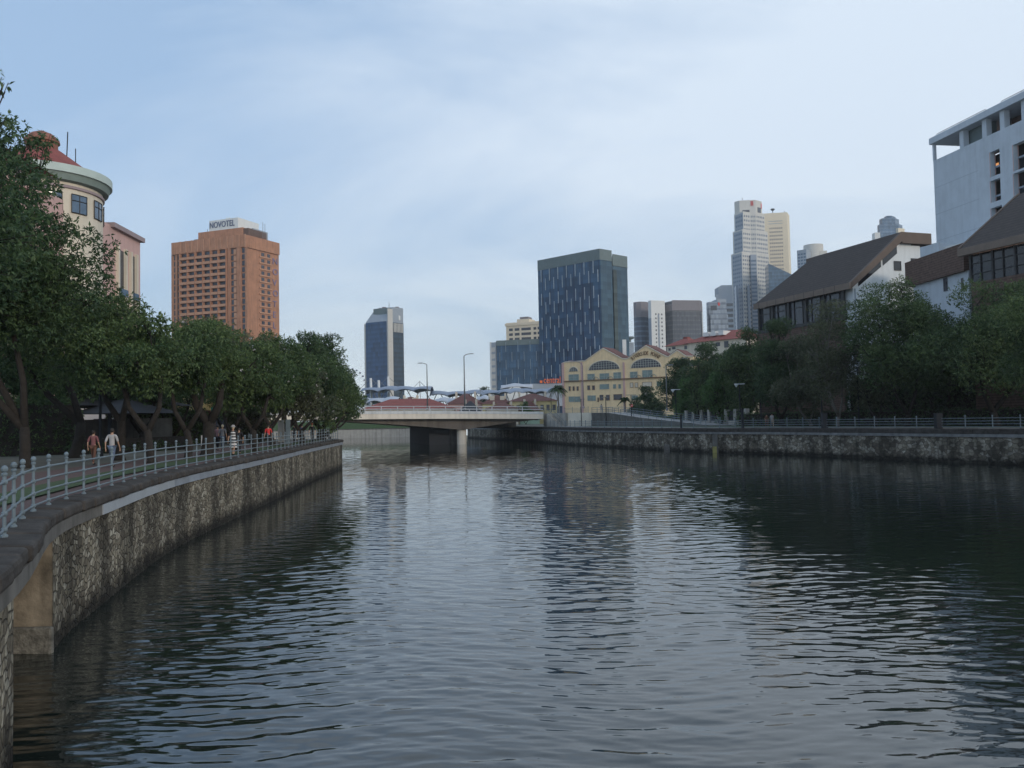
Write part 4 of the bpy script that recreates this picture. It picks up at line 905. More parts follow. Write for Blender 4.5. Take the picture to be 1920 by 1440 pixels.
# tallest tower: stacked chamfered tiers
uob = thing('skyscraper', 'tallest tower of stacked granite tiers with a red emblem at the top', 'skyscraper', v3(XY(1405, 1100)))
tiers = [([(1371.5, 1112), (1374, 1108), (1392, 1090), (1408, 1098), (1420, 1098), (1442.5, 1112)], 475, 0),
         ([(1374.5, 1114), (1377, 1110), (1393, 1094), (1408, 1102), (1419, 1102), (1440, 1114)], 432, 475),
         ([(1377, 1116), (1379, 1113), (1394, 1098), (1407, 1104), (1418, 1104), (1434, 1114)], 398, 432),
         ([(1377.5, 1118), (1379, 1116), (1387, 1110), (1417, 1108), (1429, 1118)], 373.5, 398)]
ws = []
for k_, (fp, yt, yb) in enumerate(tiers):
    z1 = zat(1405, yt, 1104); z0 = zat(1405, yb, 1104) - 2 if yb else 2.6
    MB().prism(footprint(fp, 34 - k_ * 2, yt + 30), z0, z1).build('tier', M['granite'], uob)
    frs = [Fr(XY(*fp[i], yt + 30), XY(*fp[i + 1], yt + 30)) for i in range(len(fp) - 1)]
    zlow = max(z0, 105)
    if k_ < 3:
        nr = max(2, int((z1 - zlow) / 5.4))
        MB().fbox(frs[1], .1, frs[1].L - .2, z0 + .1, z1 - 2, 0, .3).build('shaded_face', M['graniteshadeblue'], uob)  # left face in the bluer copy, its shade put into the colour
        for i_, fr in enumerate(frs):
            if fr.L < 5: continue
            nw = max(3, int(fr.L / 3.3))
            ws += grid(fr, .5, fr.L - .5, nw, zlow, z1 - 3, nr, .5, .45, .42 if i_ == 1 else .15)
    else:
        MB().fbox(frs[2], frs[2].L * .18, frs[2].L * .62, z1 - 22, z1 - 13, 0, .3).build('crown_opening', M['winddark'], uob)
        MB().fbox(frs[3], frs[3].L * .3, frs[3].L * .8, z1 - 16, z1 - 9, 0, .3).build('crown_opening', M['winddark'], uob)
        for q_ in range(5): MB().fbox(frs[2], frs[2].L * (.70 + .035 * q_), frs[2].L * (.72 + .035 * q_), z1 - 8 + (q_ % 2), z1 - 1.5, .1, .5).build('emblem_bar', M['redsign'], uob)
        MB().fbox(frs[3], frs[3].L * .82, frs[3].L * .93, z1 - 10, z1 - 3, .1, .5).build('emblem_bar', M['redsign'], uob)
ws.sort(key=lambda w_: -w_[3])
multiwin(uob, ws, M['windblue'], 'window', .2)
fr = Fr(XY(1408.5, 1094, 520), XY(1419.5, 1094, 520)); MB().fbox(fr, 0, fr.L, 3, zat(1410, 478, 1096), -6, 0).build('central_bay', M['graniteshadeblue'], uob)
for k in range(34): MB().fbox(fr, .4, fr.L - .4, 105 + k * 5.1 - 1.0, 105 + k * 5.1 + 1.4, 0, .2).build('window_band', M['windblue'], uob) if 105 + k * 5.1 < zat(1410, 480, 1096) - 3 else None
for a, b_ in ((1381, 1385), (1403, 1407)): 
    fr = Fr(XY(a, 1088, 570), XY(b_, 1088, 570)); MB().fbox(fr, 0, fr.L, 3, zat(1400, 535, 1088), -8, 0).build('blue_bay', M['windblue'], uob)
c = XY(1392, 1115, 380); MB().tube([(c[0], c[1], zat(1392, 375, 1115)), (c[0], c[1], zat(1392, 371, 1115))], .4, 5).build('antenna', M['pole'], uob)
# pale stone tower
r7, z, fs = tower('skyscraper', 'pale cream stone tower with a central field of small windows', [(1431, 1176), (1478, 1170), (1482, 1190)], 404, 1478, 30, M['palestone'], 'skyscraper')
g7 = grid(fs[0], fs[0].L * .26, fs[0].L * .80, 7, 150, z - 19, 22, .62, .42, .12)
multiwin(r7, g7, M['mauvetower'])
for zz in (z - 12, z - 15.5): MB().fbox(fs[0], fs[0].L * .24, fs[0].L * .80, zz, zz + .8, 0, .3).build('groove', M['graytower'], r7)
c = XY(1449, 1175, 403); mb = MB(); mb.lathe((c[0], c[1], z), [(.5, 0), (.5, 3), (3, 5), (2.6, 6.2)], 10); mb.build('roof_dish', M['dark'], r7)
c = XY(1471, 1175, 403); MB().tube([(c[0], c[1], z), (c[0], c[1], z + 3)], .5, 5).build('antenna', M['pole'], r7)
# sloped blue glass building
sb_ = thing('office_building', 'blue glass building with a steeply sloping roof beside the tallest tower', 'building', v3(XY(1460, 1050)))
fr = Fr(XY(1441.5, 1050, 520), XY(1492, 1045, 520)); z0_, z1_ = zat(1441.5, 494, 1050), zat(1485, 515, 1045)
mb = MB(); pts = [fr.pt(0, 2.6), fr.pt(fr.L, 2.6), fr.pt(fr.L, z1_ - 2), fr.pt(0, z0_)]
mb.extr(pts, v3(-fr.n * 30)); mb.build('wall', bandmat('sloped_glass', (.07, .115, .17), (.09, .15, .21), 4.5, .4, .3), sb_)
# round pale tower and crowned tower beyond the brown roof
cy = thing('round_tower', 'pale curved tower behind the brown roof', 'tower', v3(XY(1520, 900)))
c = XY(1522, 915, 480); rr_ = 22 * 900 / F; zc_ = zat(1520, 455, 900)
mb = MB(); mb.lathe((c[0] + 2, c[1], 0), [(rr_ * .82, 2.6), (rr_ * .82, zc_)], 32); mb.build('drum', M['granite'], cy, smooth=False)
fr = Fr(XY(1494.5, 905, 480), XY(1512, 898, 480)); zz = zat(1500, 468, 900); MB().fbox(fr, 0, fr.L, 2.6, zz, -14, 0).build('side_block', M['graytower'], cy)
multiwin(cy, grid(fr, .3, fr.L - .3, 3, zz - 30, zz - 3, 8, .7, .5), M['windblue'])
fr = Fr(XY(1538, 905, 480), XY(1551, 905, 480)); MB().fbox(fr, 0, fr.L, 2.6, zat(1545, 470, 905), -14, 0).build('side_block', M['granite'], cy)
ct = thing('crowned_tower', 'blue tower top with stepped crown peeping over the brown roof', 'tower', v3(XY(1667, 1000)))
for a, b_, yt, dd in ((1640, 1696, 437, 1000), (1645, 1692, 420, 1001), (1649, 1686, 409, 1002), (1658, 1680, 404.5, 1003)):
    MB().prism(footprint([(a, dd + 8), (a + 5, dd), (b_ - 7, dd), (b_, dd + 8)], 22, 425), 2.6 if yt == 437 else 150, zat(1667, yt, dd)).build('tier', bandmat('crown_glass', (.10, .16, .24), (.15, .21, .29), 4.0, .4, .3), ct)
fr = Fr(XY(1684, 998, 430), XY(1696, 1002, 430)); MB().fbox(fr, 0, fr.L, 100, zat(1690, 428, 1000), -8, 0).build('side_wall', M['palestone'], ct)
fr = Fr(XY(1640, 998, 430), XY(1650, 998, 430)); MB().fbox(fr, 0, fr.L, 100, zat(1645, 436, 998), -8, 0).build('side_wall', M['whitetower'], ct)

# --- beige riverside mall with two big gables
f9 = Fr(XY(1055, 241, 710), XY(1300, 221, 710)); bei = thing('riverside_mall', 'beige riverside mall with two gables and arched windows', 'building', v3(XY(1170, 230)))
def fp_(px, py, o_=0.0): s_, z_ = f9.hit(px, py); return f9.pt(s_, z_, o_)
outl = [(1055, 681), (1060, 679), (1091, 677), (1097, 677), (1131, 653), (1168, 673), (1176, 673), (1211, 648), (1249, 668), (1253, 669), (1270, 657), (1287, 668), (1300, 668)]
top = [fp_(*q_) for q_ in outl]; pts = [f9.pt(0, 2.9)] + [f9.pt(f9.L, 2.9)] + top[::-1]
mb = MB(); mb.extr(pts, v3(-f9.n * .6)); mb.build('front_wall', M['beigewall'], bei)
MB().fbox(f9, .05, f9.L - .05, 2.9, top[3].z - .4, -26, -.62).build('body', M['beigewall'], bei)
for a, b_, c_ in ((3, 4, 5), (6, 7, 8), (9, 10, 11)):      # gabled roofs
    for p_, q_ in ((a, b_), (b_, c_)):
        mb = MB(); A_, B_ = top[p_], top[q_]; nb = Vector(v3(-f9.n))
        mb.extr([A_ + Vector((0, 0, .02)) + nb * .02, B_ + Vector((0, 0, .02)) + nb * .02, B_ + Vector((0, 0, .35)) + nb * .02, A_ + Vector((0, 0, .35)) + nb * .02], v3(-f9.n * 7)); mb.build('roof_slope', M['dulltile'], bei)
for i in range(len(top) - 1):   # coping on the roofline
    mb = MB(); mb.tube([top[i] + Vector(v3(f9.n * .05)), top[i + 1] + Vector(v3(f9.n * .05))], .16, 6); mb.build('roof_edge', M['creamwall'], bei)
# mauve drain pipes, string course
for px in (1093, 1172): 
    s_ = f9.sx(px); MB().fbox(f9, s_ - .28, s_ + .28, 3, f9.hit(px, 677)[1] - .3, 0, .18).build('pilaster', M['pinkwall'], bei)
zc_ = f9.hit(1130, 712)[1]; MB().fbox(f9, .5, f9.L * .82, zc_ - .12, zc_ + .1, 0, .4).build('string_course', M['brownletters'], bei)
MB().fbox(f9, -.15, .55, 3, top[0].z + .1, -.5, .25).build('corner_pilaster', M['pinkwall'], bei)
for px in (1119, 1146, 1199, 1227):
    s_ = f9.sx(px); mb = MB(); a = [f9.pt(s_ + .95 * math.cos(x_), zc_ + .1 + .75 * math.sin(x_), .3) for x_ in [math.pi * i / 8 for i in range(9)]]; mb.tube(a, .1, 5); mb.build('balcony_arch', M['framelt'], bei)
def arch(px0, px1, ybase, ytop, m, nm='arched_window', mull=9):
    s0_, z0_ = f9.hit(px0, ybase); s1_, _z = f9.hit(px1, ybase); _, zt_ = f9.hit((px0 + px1) / 2, ytop)
    c_ = (s0_ + s1_) / 2; a_r = (s1_ - s0_) / 2; h_ = zt_ - z0_
    arc = [(c_ + a_r * math.cos(math.pi * i / 24), z0_ + h_ * math.sin(math.pi * i / 24)) for i in range(25)]
    mb = MB(); mb.extr([f9.pt(s_, z_, .03) for s_, z_ in arc], v3(f9.n * .04)); o = mb.build(nm, m, bei)
    mb = MB()
    for i in range(1, mull):
        s_ = s0_ + (s1_ - s0_) * i / mull; zz_ = z0_ + h_ * math.sqrt(max(0, 1 - ((s_ - c_) / a_r) ** 2)); mb.fbox(f9, s_ - .05, s_ + .05, z0_, zz_, .07, .13)
    for k in range(1, 4):
        zz_ = z0_ + h_ * k / 4; w_ = a_r * math.sqrt(1 - (k / 4) ** 2); mb.fbox(f9, c_ - w_, c_ + w_, zz_ - .05, zz_ + .05, .07, .125)
    mb.build('glazing_bars', M['framelt'], o)
    mb = MB(); mb.tube([f9.pt(s_, z_, .08) for s_, z_ in arc], .14, 6); mb.build('arch_trim', M['creamwall'], o)
arch(1104, 1162, 694.5, 676, M['winddark'], mull=12); arch(1183, 1240, 690.5, 672, M['winddark'], mull=12); arch(1067, 1084, 697, 688, M['winddark'], mull=4)
arch(1283, 1310, 688, 676, M['winddark'], mull=6)
def rect(px0, px1, py0, py1): s0_, z1_ = f9.hit(px0, py0); s1_, z0_ = f9.hit(px1, py1); return (s0_, s1_, z0_, z1_)
RG = [rect(*q_) for q_ in ((1067, 1085, 703, 715), (1102, 1115, 702, 712), (1125, 1142, 701, 712), (1151, 1164, 699, 711), (1182, 1195, 698, 709), (1205, 1223, 695, 708))]
wo = windows(bei, f9, RG, M['windgreen'], .04, frame=M['framelt'], fw=.12)
for o, (s0_, s1_, z0_, z1_) in zip(wo, RG):
    mb = MB(); mb.fbox(f9, (s0_ + s1_) / 2 - .04, (s0_ + s1_) / 2 + .04, z0_, z1_, .04, .08); mb.fbox(f9, s0_, s1_, z1_ - .75, z1_ - .67, .04, .079); mb.build('mullion', M['framelt'], o)
windows(bei, f9, [rect(*q_) for q_ in ((1067, 1069.5, 725, 732), (1074.5, 1077, 725, 732), (1082, 1084.5, 725, 732), (1102, 1106, 723.5, 730.5), (1111, 1115, 723.5, 730.5), (1202, 1206, 728, 733), (1125, 1131, 741, 750), (1137, 1143, 741, 750), (1151, 1166, 740, 749), (1121, 1122.5, 746, 753))], M['winddark'], .05, frame=M['brownletters'], fw=.1)
windows(bei, f9, [rect(*q_) for q_ in ((1125, 1142, 721, 729), (1150, 1155, 721, 728), (1160, 1164, 721, 728), (1067, 1077, 744, 753), (1078, 1088, 744, 753), (1102, 1108, 742, 751), (1109, 1117, 742, 751), (1232, 1240, 716, 724), (1185, 1196, 742, 750))], M['windgreen'], .05, frame=M['framelt'], fw=.08)
windows(bei, f9, [rect(*q_) for q_ in ((1182, 1187, 718, 726), (1191, 1196, 718, 726), (1205, 1222, 717, 724), (1205, 1220, 736, 741))], M['creamwall'], .05, name='blind_window', frame=M['brownletters'], fw=.08)
# arc lettering over the second window
s0_, z0_ = f9.hit(1182, 690.5); s1_, _ = f9.hit(1241, 690.5); c_ = (s0_ + s1_) / 2
txt = 'RIVERSIDE POINT'; cc = f9.hit(1211, 672)[1]
Rr = 5.6; zc0 = cc + .95 - Rr
for i, ch in enumerate(txt):
    if ch == ' ': continue
    th = math.radians(128 - 76 * i / (len(txt) - 1)); ox = c_ + Rr * 1.02 * math.cos(th); oz = zc0 + Rr * math.sin(th) 
    ux = Vector((*(f9.u * math.sin(th)), -math.cos(th))); uz = Vector((*(f9.u * math.cos(th)), math.sin(th)))
    text_mesh('sign_letter', ch, 1.45, .06, M['brownletters'], bei, f9.pt(ox, oz, .1), ux, uz, v3(f9.n), .72, True)
c = f9.pt(f9.sx(1154), 0, -6); MB().box(c.x, c.x + 1.0, c.y, c.y + 1.0, 18, zat(1154, 637, c.y)).build('chimney', M['whitebuild'], bei)

# red roofed building behind trees
rd = thing('red_roofed_building', 'cream building with red hipped roofs behind the right bank trees', 'building', v3(XY(1320, 290)))
f10 = Fr(XY(1250, 300, 640), XY(1400, 275, 640)); ze = zat(1330, 640, 286)
MB().fbox(f10, 0, f10.L, 2.9, ze, -18, 0).build('wall', M['creamwall'], rd)
def hip(fr, s0, s1, z0, z1, ov, dep, m, parent, rid=.22):
    mb = MB(); a = [fr.pt(s0 - ov, z0, ov), fr.pt(s1 + ov, z0, ov), fr.pt(s1 + ov, z0, -dep - ov), fr.pt(s0 - ov, z0, -dep - ov)]
    L_ = s1 - s0; i_ = min(dep / 2, L_ * .45); r1_, r2_ = fr.pt(s0 + i_, z1, -dep / 2), fr.pt(s1 - i_, z1, -dep / 2)
    mb.add(a + [r1_, r2_], [(0, 1, 5, 4), (1, 2, 5), (2, 3, 4, 5), (3, 0, 4), (3, 2, 1, 0)]); return mb.build('roof', m, parent)
hip(f10, f10.sx(1290), f10.L, ze, zat(1340, 621, 290), .8, 14, M['redtile'], rd); hip(f10, f10.sx(1254), f10.sx(1291), ze - .3, zat(1270, 628, 290), .8, 12, M['redtile'], rd)
MB().fbox(f10, f10.sx(1268), f10.sx(1275), ze + 1, zat(1272, 627, 290), -7, -5).build('roof_lantern', M['redroof'], rd)
for px in (1316, 1330, 1345): MB().fbox(f10, f10.sx(px), f10.sx(px + 9), ze + 2.0, ze + 3.4, -7, -2).build('skylight', M['whitebuild'], rd)
multiwin(rd, [(f10, f10.sx(a), f10.sx(a + w_), zat(1300, yb, 288), zat(1300, yt, 288), .1) for a, w_, yt, yb in ((1257, 4, 647, 652), (1264, 6, 645, 650), (1287, 5, 645, 652), (1346, 8, 645, 652), (1362, 8, 644, 656), (1376, 6, 650, 662))], M['winddark'], 'window')

# ------------------------------------------------------------------ quay canopies and red roofs behind the bridge
def canopy(px0, px1, ytop, Y, dep, label, m, waves=3, thick=.15):
    root = thing('canopy', label, 'canopy', v3(XY((px0 + px1) / 2, Y), 3), 'translucent quay canopies')
    x0 = XY(px0, Y)[0]; x1 = XY(px1, Y)[0]; zt_ = zat((px0 + px1) / 2, ytop, Y); mb = MB(); nx, ny = 36, 8
    zf = lambda u, v: zt_ - .75 * (1 - abs(math.sin(math.pi * u * waves)) ** .7) * (.35 + .65 * abs(2 * v - 1)) - 1.2 * (abs(2 * v - 1) ** 2) + .5 * math.sin(u * 9 + px0) * v
    g_ = [[(x0 + (x1 - x0) * i / nx, Y + dep * j_ / ny, zf(i / nx, j_ / ny)) for i in range(nx + 1)] for j_ in range(ny + 1)]
    vs = [p_ for r in g_ for p_ in r]; mb.add(vs, [(j_ * (nx + 1) + i, j_ * (nx + 1) + i + 1, (j_ + 1) * (nx + 1) + i + 1, (j_ + 1) * (nx + 1) + i) for j_ in range(ny) for i in range(nx)])
    o = mb.build('membrane', m, root, smooth=True); sm = o.modifiers.new('solid', 'SOLIDIFY'); sm.thickness = thick
    mb = MB()
    for k in range(waves + 1):
        x = x0 + (x1 - x0) * k / waves
        for dx in (-1, 1):
            xx = x + dx * (x1 - x0) / waves * .42
            if x0 - .1 <= xx <= x1 + .1: mb.tube([(x, Y + dep * .25, 5.0), (x, Y + dep * .25, zt_ - 6), (xx, Y + dep * .1, zt_ - .9)], .16, 5)
    mb.build('strut', M['pole'], root)
canopy(676, 808, 723, 300, 14, 'long blue grey scalloped canopy above the red roofs, left of the lamp posts', M['canopy'], 4)
canopy(660, 745, 744, 280, 14, 'low pale fan canopy beside the left bank trees', M['canopywhite'], 3)
canopy(806, 940, 731, 305, 12, 'blue grey scalloped canopy between the two bridge lamp posts and the glass wing', M['canopy'], 4)
canopy(935, 1050, 727, 300, 12, 'blue grey scalloped canopy under the orange sign', M['canopy'], 5)
canopy(815, 865, 745, 285, 8, 'small white canopy over the red roofs in the middle', M['canopywhite'], 2)
canopy(895, 920, 741, 286, 8, 'small white canopy right of the taller lamp post', M['canopywhite'], 1)
canopy(940, 1000, 719, 322, 6, 'pale rooftop awning left of the orange sign', M['canopywhite'], 1)
# masts
for i, (px, yt, Y) in enumerate(((696, 709, 310), (711, 713, 310), (729, 706, 315), (788, 715, 312), (902, 731, 306))):
    lb = ['pale leaning mast at the foot of the dark blue tower, leftmost', 'short pale mast second from the left at the dark blue tower', 'tallest pale mast in front of the corner of the dark blue tower', 'thin cable mast above the long canopy', 'thin cable mast right of the taller lamp post'][i]
    x, y = XY(px, Y); zt_ = zat(px, yt, Y); root = thing('mast', lb, 'mast', (x, y, 4), 'canopy masts')
    rad = .55 if i < 3 else .12
    MB().tube([(x + .4, y, 4), (x, y, zt_)], [rad, rad * .8], 8).build('shaft', M['whitebuild' if i < 3 else 'pole'], root)
    mb = MB(); mb.tube([(x, y, zt_), (x - 4.5, y, zt_ - 4.5)], .07, 4); mb.tube([(x, y, zt_), (x + 4.5, y, zt_ - 4.5)], .07, 4); mb.build('cables', M['pole'], root)
def gable_house(px0, px1, yeave, yridge, Y, dep, wallm, roofm, label, nwin=0, name='shophouse'):
    fr = Fr(XY(px0, Y), XY(px1, Y)); ze_ = zat((px0 + px1) / 2, yeave, Y); zr_ = zat((px0 + px1) / 2, yridge, Y + dep / 2)
    root = thing(name, label, 'building', v3(XY(px0, Y), 3), 'old quayside buildings')
    MB().fbox(fr, 0, fr.L, 2.6, ze_, -dep, 0).build('wall', wallm, root)
    hip(fr, 0, fr.L, ze_, zr_, .5, dep, roofm, root)
    for i in range(nwin):
        s_ = fr.L * (i + .5) / nwin; MB().fbox(fr, s_ - .5, s_ + .5, ze_ - 2.9, ze_ - 1.2, 0, .08).build('window', M['winddark'], root)
    return root, fr, ze_, zr_
hs_ = [(676, 850, 767, 748, 262, 16, 'creamwall', 'redtile', 'long low red hipped roof directly behind the left part of the bridge', 0),
 (745, 790, 752, 744, 286, 10, 'creamwall', 'dulltile', 'dark red roof with a pale dormer behind the long red roof', 0),
 (840, 905, 757, 738, 272, 14, 'pinkwall', 'dulltile', 'steep dark red roof behind the taller lamp post', 0),
 (862, 900, 772, 752, 258, 8, 'graytower', 'greyroof', 'grey saw tooth gabled house at the bridge rail', 0),
 (905, 960, 757, 741, 270, 12, 'yellowwall', 'dulltile', 'yellow house with a dull red roof and dormers in the middle of the quay', 3),
 (955, 1045, 752, 738, 262, 14, 'yellowwall', 'dulltile', 'yellow shophouse row with red roof left of the beige mall', 8),
 (912, 972, 766, 756, 252, 8, 'creamwall', 'dulltile', 'low cream house in front of the yellow row', 2),
 (975, 1012, 770, 751, 256, 5, 'mintwall', 'dulltile', 'mint green shop front under the yellow row', 3)]
for q_ in hs_:
    root, fr, ze_, zr_ = gable_house(*q_[:6], M[q_[6]], M[q_[7]], q_[8], q_[9])
    if 'dormer' in q_[8]:
        for k in (.25, .6): MB().fbox(fr, fr.L * k, fr.L * (k + .16), ze_ + .5, zr_ - .4, -5, -2.2).build('dormer', M['creamwall'], root)
    for k in (.2, .75):
        if 'long low' in q_[8]: continue
        mb = MB(); mb.fbox(fr, fr.L * k, fr.L * k + .6, ze_ + .6, zr_ + .5, -5.5, -3.5); mb.build('party_wall', M['creamwall'], root)

# observation wheel far off
cx, cyy = XY(655, 1300); czz = zat(655, 722, 1300); Rw = 31 * 1300 / F
wh = thing('observation_wheel', 'distant observation wheel with dark capsules peeping out behind the trees', 'ferris wheel', (cx, cyy, 3))
mb = MB(); mb.tube([(cx + Rw * math.cos(a_) * .93, cyy, czz + Rw * math.sin(a_) * .93) for a_ in [2 * math.pi * i / 48 for i in range(49)]], .18, 5, cap=False); mb.build('rim', M['whitebuild'], wh)
for i in range(24):
    a_ = 2 * math.pi * (i + .1) / 24; x = cx + Rw * math.cos(a_); z = czz + Rw * math.sin(a_)
    mb = MB(); mb.ball((x, cyy, z), 1.75, 8, 6, .75); mb.build('capsule', M['navy'], wh)
mb = MB(); mb.tube([(cx - 12, cyy, 3), (cx, cyy, czz), (cx + 12, cyy, 3)], .5, 6); mb.build('legs', M['whitebuild'], wh)
mb = MB()
for i in range(24):
    a_ = 2 * math.pi * i / 24; mb.tube([(cx, cyy, czz), (cx + Rw * .92 * math.cos(a_), cyy, czz + Rw * .92 * math.sin(a_))], .12, 4)
mb.build('spokes', M['pole'], wh)

# ------------------------------------------------------------------ right bank hotel (brown roofs) and white tower
pA = Vector((39.7, 135.0)); pC = Vector((46.4, 115.0)); hu = (pA - pC).normalized(); hn = Vector((-hu.y * -1, hu.x * -1));
hb = Vector((hu.y, -hu.x));
if hb.x < 0: hb = -hb
ho = thing('brown_roofed_hotel', 'white walled building with a steep brown tiled roof above the right bank trees', 'building', v3(pC, 3))
fa = Fr(tuple(pA), tuple(pC)); fb = Fr(tuple(pC), tuple(pC + hb * 20), )
ze = zat(1597, 519, 115); zrd = zat(1697, 437, 117.9); sr = fb.sx(1697); sw = fb.sx(1737); se_ = fb.sx(1752)
LA = fa.L - 1.2
nb3 = Vector((*hu, 0))
# white gable wall + body behind (a prism whose section is the gable)
sec = [fb.pt(0, 3.0), fb.pt(sw, 3.0), fb.pt(sw, zrd - 1.4), fb.pt(sr, zrd - 1.4), fb.pt(.0, ze - .6)]
mb = MB(); mb.extr(sec, tuple(nb3 * LA)); mb.build('wall', M['whitew'], ho)
# roof slab
mb = MB(); e0 = fb.pt(-.9, ze - .9, .7); e1 = fb.pt(sr, zrd, .7)
q_ = [e0, e1, e1 - Vector((0, 0, 1.3)), e0 - Vector((0, 0, .9))]
mb.extr(q_, tuple(nb3 * .5)); mb.build('rake_fascia', M['fascia'], ho)
d_ = nb3 * .502
mb = MB(); a, b_ = e0 + d_ + Vector((0, 0, .0)), e1 + d_; farE = nb3 * (LA + 1.6); farR = nb3 * (LA - 1.8)
mb.add([a, b_, b_ + farR, a + farE, a - Vector((0, 0, .5)), b_ - Vector((0, 0, .5)), b_ + farR - Vector((0, 0, .5)), a + farE - Vector((0, 0, .5))], [(0, 1, 2, 3), (7, 6, 5, 4), (0, 4, 5, 1), (1, 5, 6, 2), (2, 6, 7, 3), (3, 7, 4, 0)]); mb.build('roof', M['browntile'], ho)
mb = MB(); g0 = fb.pt(-1.1, ze - 1.75, .7); mb.extr([g0, g0 + Vector((0, 0, .85)), g0 + Vector((0, 0, .85)) + Vector((*fb.u, 0)) * .35, g0 + Vector((*fb.u, 0)) * .35], tuple(nb3 * (LA + 2.2))); mb.build('eave_fascia', M['eave'], ho)
mb = MB(); mb.fbox(fb, sr + .002, se_, zrd - 1.55, zrd - .02, -LA, .7); mb.build('flat_roof', M['fascia'], ho)
for k_ in range(9): MB().fbox(fa, LA * (k_ + .5) / 9, LA * (k_ + .5) / 9 + .05, ze - 1.75, ze - .9, 1.112, 1.125).build('fascia_joint', M['dark'], ho)
MB().fbox(fb, .25, .37, 3.2, ze - 1.6, .02, .14).build('rain_pipe', M['graytower'], ho)
# rake slot windows, square window, top slot
for a, b_ in ((.10, .60), (.63, .95)):
    s0_, s1_ = sr * a + .1, sr * b_; z0_ = ze - .6 + (zrd - .8 - ze) * a; z1_ = ze - .6 + (zrd - .8 - ze) * b_
    mb = MB(); mb.extr([fb.pt(s0_, z0_ - 1.25, .03), fb.pt(s1_, z1_ - 1.25, .03), fb.pt(s1_, z1_ - .1, .03), fb.pt(s0_, z0_ - .1, .03)], v3(fb.n * .05)); mb.build('rake_window', M['blackglass'], ho)
def frect(fr, px0, px1, py0, py1): s0_, z1_ = fr.hit(px0, py0); s1_, z0_ = fr.hit(px1, py1); return (s0_, s1_, z0_, z1_)
windows(ho, fb, [frect(fb, 1676, 1689, 490, 507), frect(fb, 1708, 1734, 452, 461), frect(fb, 1708, 1730, 485, 492)], M['blackglass'], .04, frame=M['frame'], fw=.05)
# river front glazing
zg0, zg1 = ze - 5.2, ze - 1.7
MB().fbox(fa, .2, LA - .3, zg0, zg1, 0, .3).build('glazing', M['windblue' if 0 else 'winddark'], ho)
for i in range(6): MB().fbox(fa, LA * i / 5 - (.6 if i else 0) + (.0), LA * i / 5 + (.0 if i else .4), zg0 - .3, zg1 + .1, .3, .55).build('mullion', M['frame'], ho)
for i in range(10): MB().fbox(fa, LA * (i + .45) / 10, LA * (i + .45) / 10 + .12, zg0, zg1, .3, .42).build('mullion', M['frame'], ho)
MB().fbox(fa, .2, LA - .3, zg1 - 1.1, zg1 - .98, .3, .40).build('transom', M['frame'], ho); MB().fbox(fa, 0, LA - .1, zg0 - .5, zg0, .0, .6).build('sill', M['frame'], ho)
MB().fbox(fa, -.5, LA - .6, 3, zg0 - .5, 0, .5).build('brick_front', M['brick'], ho)
MB().fbox(fa, LA * .05, LA * .95, 9, 11.5, .5, .6).build('window_band', M['winddark'], ho)
# brick link
lk = thing('brick_link', 'brown brick link wall between the white gable and the nearer brown roof', 'building', v3(XY(1750, 110), 3))
fl_ = Fr(XY(1697, 113, 510), XY(1808, 100, 510)); zl0, zl1 = 21.2, zat(1697, 493, 113)
MB().fbox(fl_, 0, fl_.L, zl0, zl1, -3, 0).build('brick_parapet', M['brick'], lk); MB().fbox(fl_, 1, fl_.L, 3, zl0, -3, -.5).build('lower_wall', M['whiteblue'], lk)
windows(lk, fl_, [frect(fl_, 1762, 1770, 522, 545), frect(fl_, 1795, 1800, 522, 545)], M['winddark'], -.42)
# nearer brown roofed block
h2 = thing('brown_roofed_block', 'dark glazed block with brown tiled roof cut by the right edge', 'building', v3(XY(1850, 90), 3))
qA = Vector(XY(1819, 97, 490)); qB = qA - hu * 32; fh = Fr(tuple(qA), tuple(qB)); ze2 = zat(1807, 466, 97); hd = Vector((*(-fh.n), 0))
MB().fbox(fh, 0, fh.L, 3, ze2 - 4.0, -20, 0).build('brick_front', M['brick'], h2)
MB().fbox(fh, .1, fh.L, ze2 - 4.0, ze2 - .8, -20, .0).build('glazing', M['blackglass'], h2)
for i in range(22): MB().fbox(fh, fh.L * i / 22, fh.L * i / 22 + (.22 if i % 2 == 0 else .09), ze2 - 4.0, ze2 - .8, 0, .15).build('mullion', M['frame'], h2)
for zq in (1.9, 3.1): MB().fbox(fh, .1, fh.L, ze2 - zq, ze2 - zq + .09, 0, .12).build('transom', M['frame'], h2)
a0, a1 = fh.pt(-.6, ze2, .9), fh.pt(fh.L, ze2, .9); rs_ = hd * 9.5 + Vector((0, 0, 7.0))
mb = MB(); u3 = Vector((*fh.u, 0)); mb.add([a0, a1, a1 + rs_, a0 + rs_ , a0 - Vector((0, 0, .3)), a1 - Vector((0, 0, .3)), a1 + rs_ - Vector((0, 0, .4)), a0 + rs_ - Vector((0, 0, .4))], [(0, 1, 2, 3), (7, 6, 5, 4), (0, 4, 5, 1), (1, 5, 6, 2), (2, 6, 7, 3), (3, 7, 4, 0)]); mb.build('roof', M['browntile'], h2)
mb = MB(); mb.fbox(fh, -.8, fh.L, ze2 - .85, ze2 - .02, .6, 1.0); mb.build('eave_fascia', M['eave'], h2)
mb = MB(); e0 = a0 - u3 * .3 ; mb.extr([e0 + Vector((0, 0, .12)), e0 + rs_ + Vector((0, 0, .12)), e0 + rs_ - Vector((0, 0, .9)), e0 - Vector((0, 0, .7))], tuple(u3 * .29)); mb.build('rake_fascia', M['fascia'], h2)
mb = MB(); mb.extr([fh.pt(.1, ze2 - .8, -.01), fh.pt(.1, ze2 - .8, -9), fh.pt(.1, ze2 + 5.4, -9)], tuple(u3 * .3)); mb.build('gable_wall', M['brick'], h2)
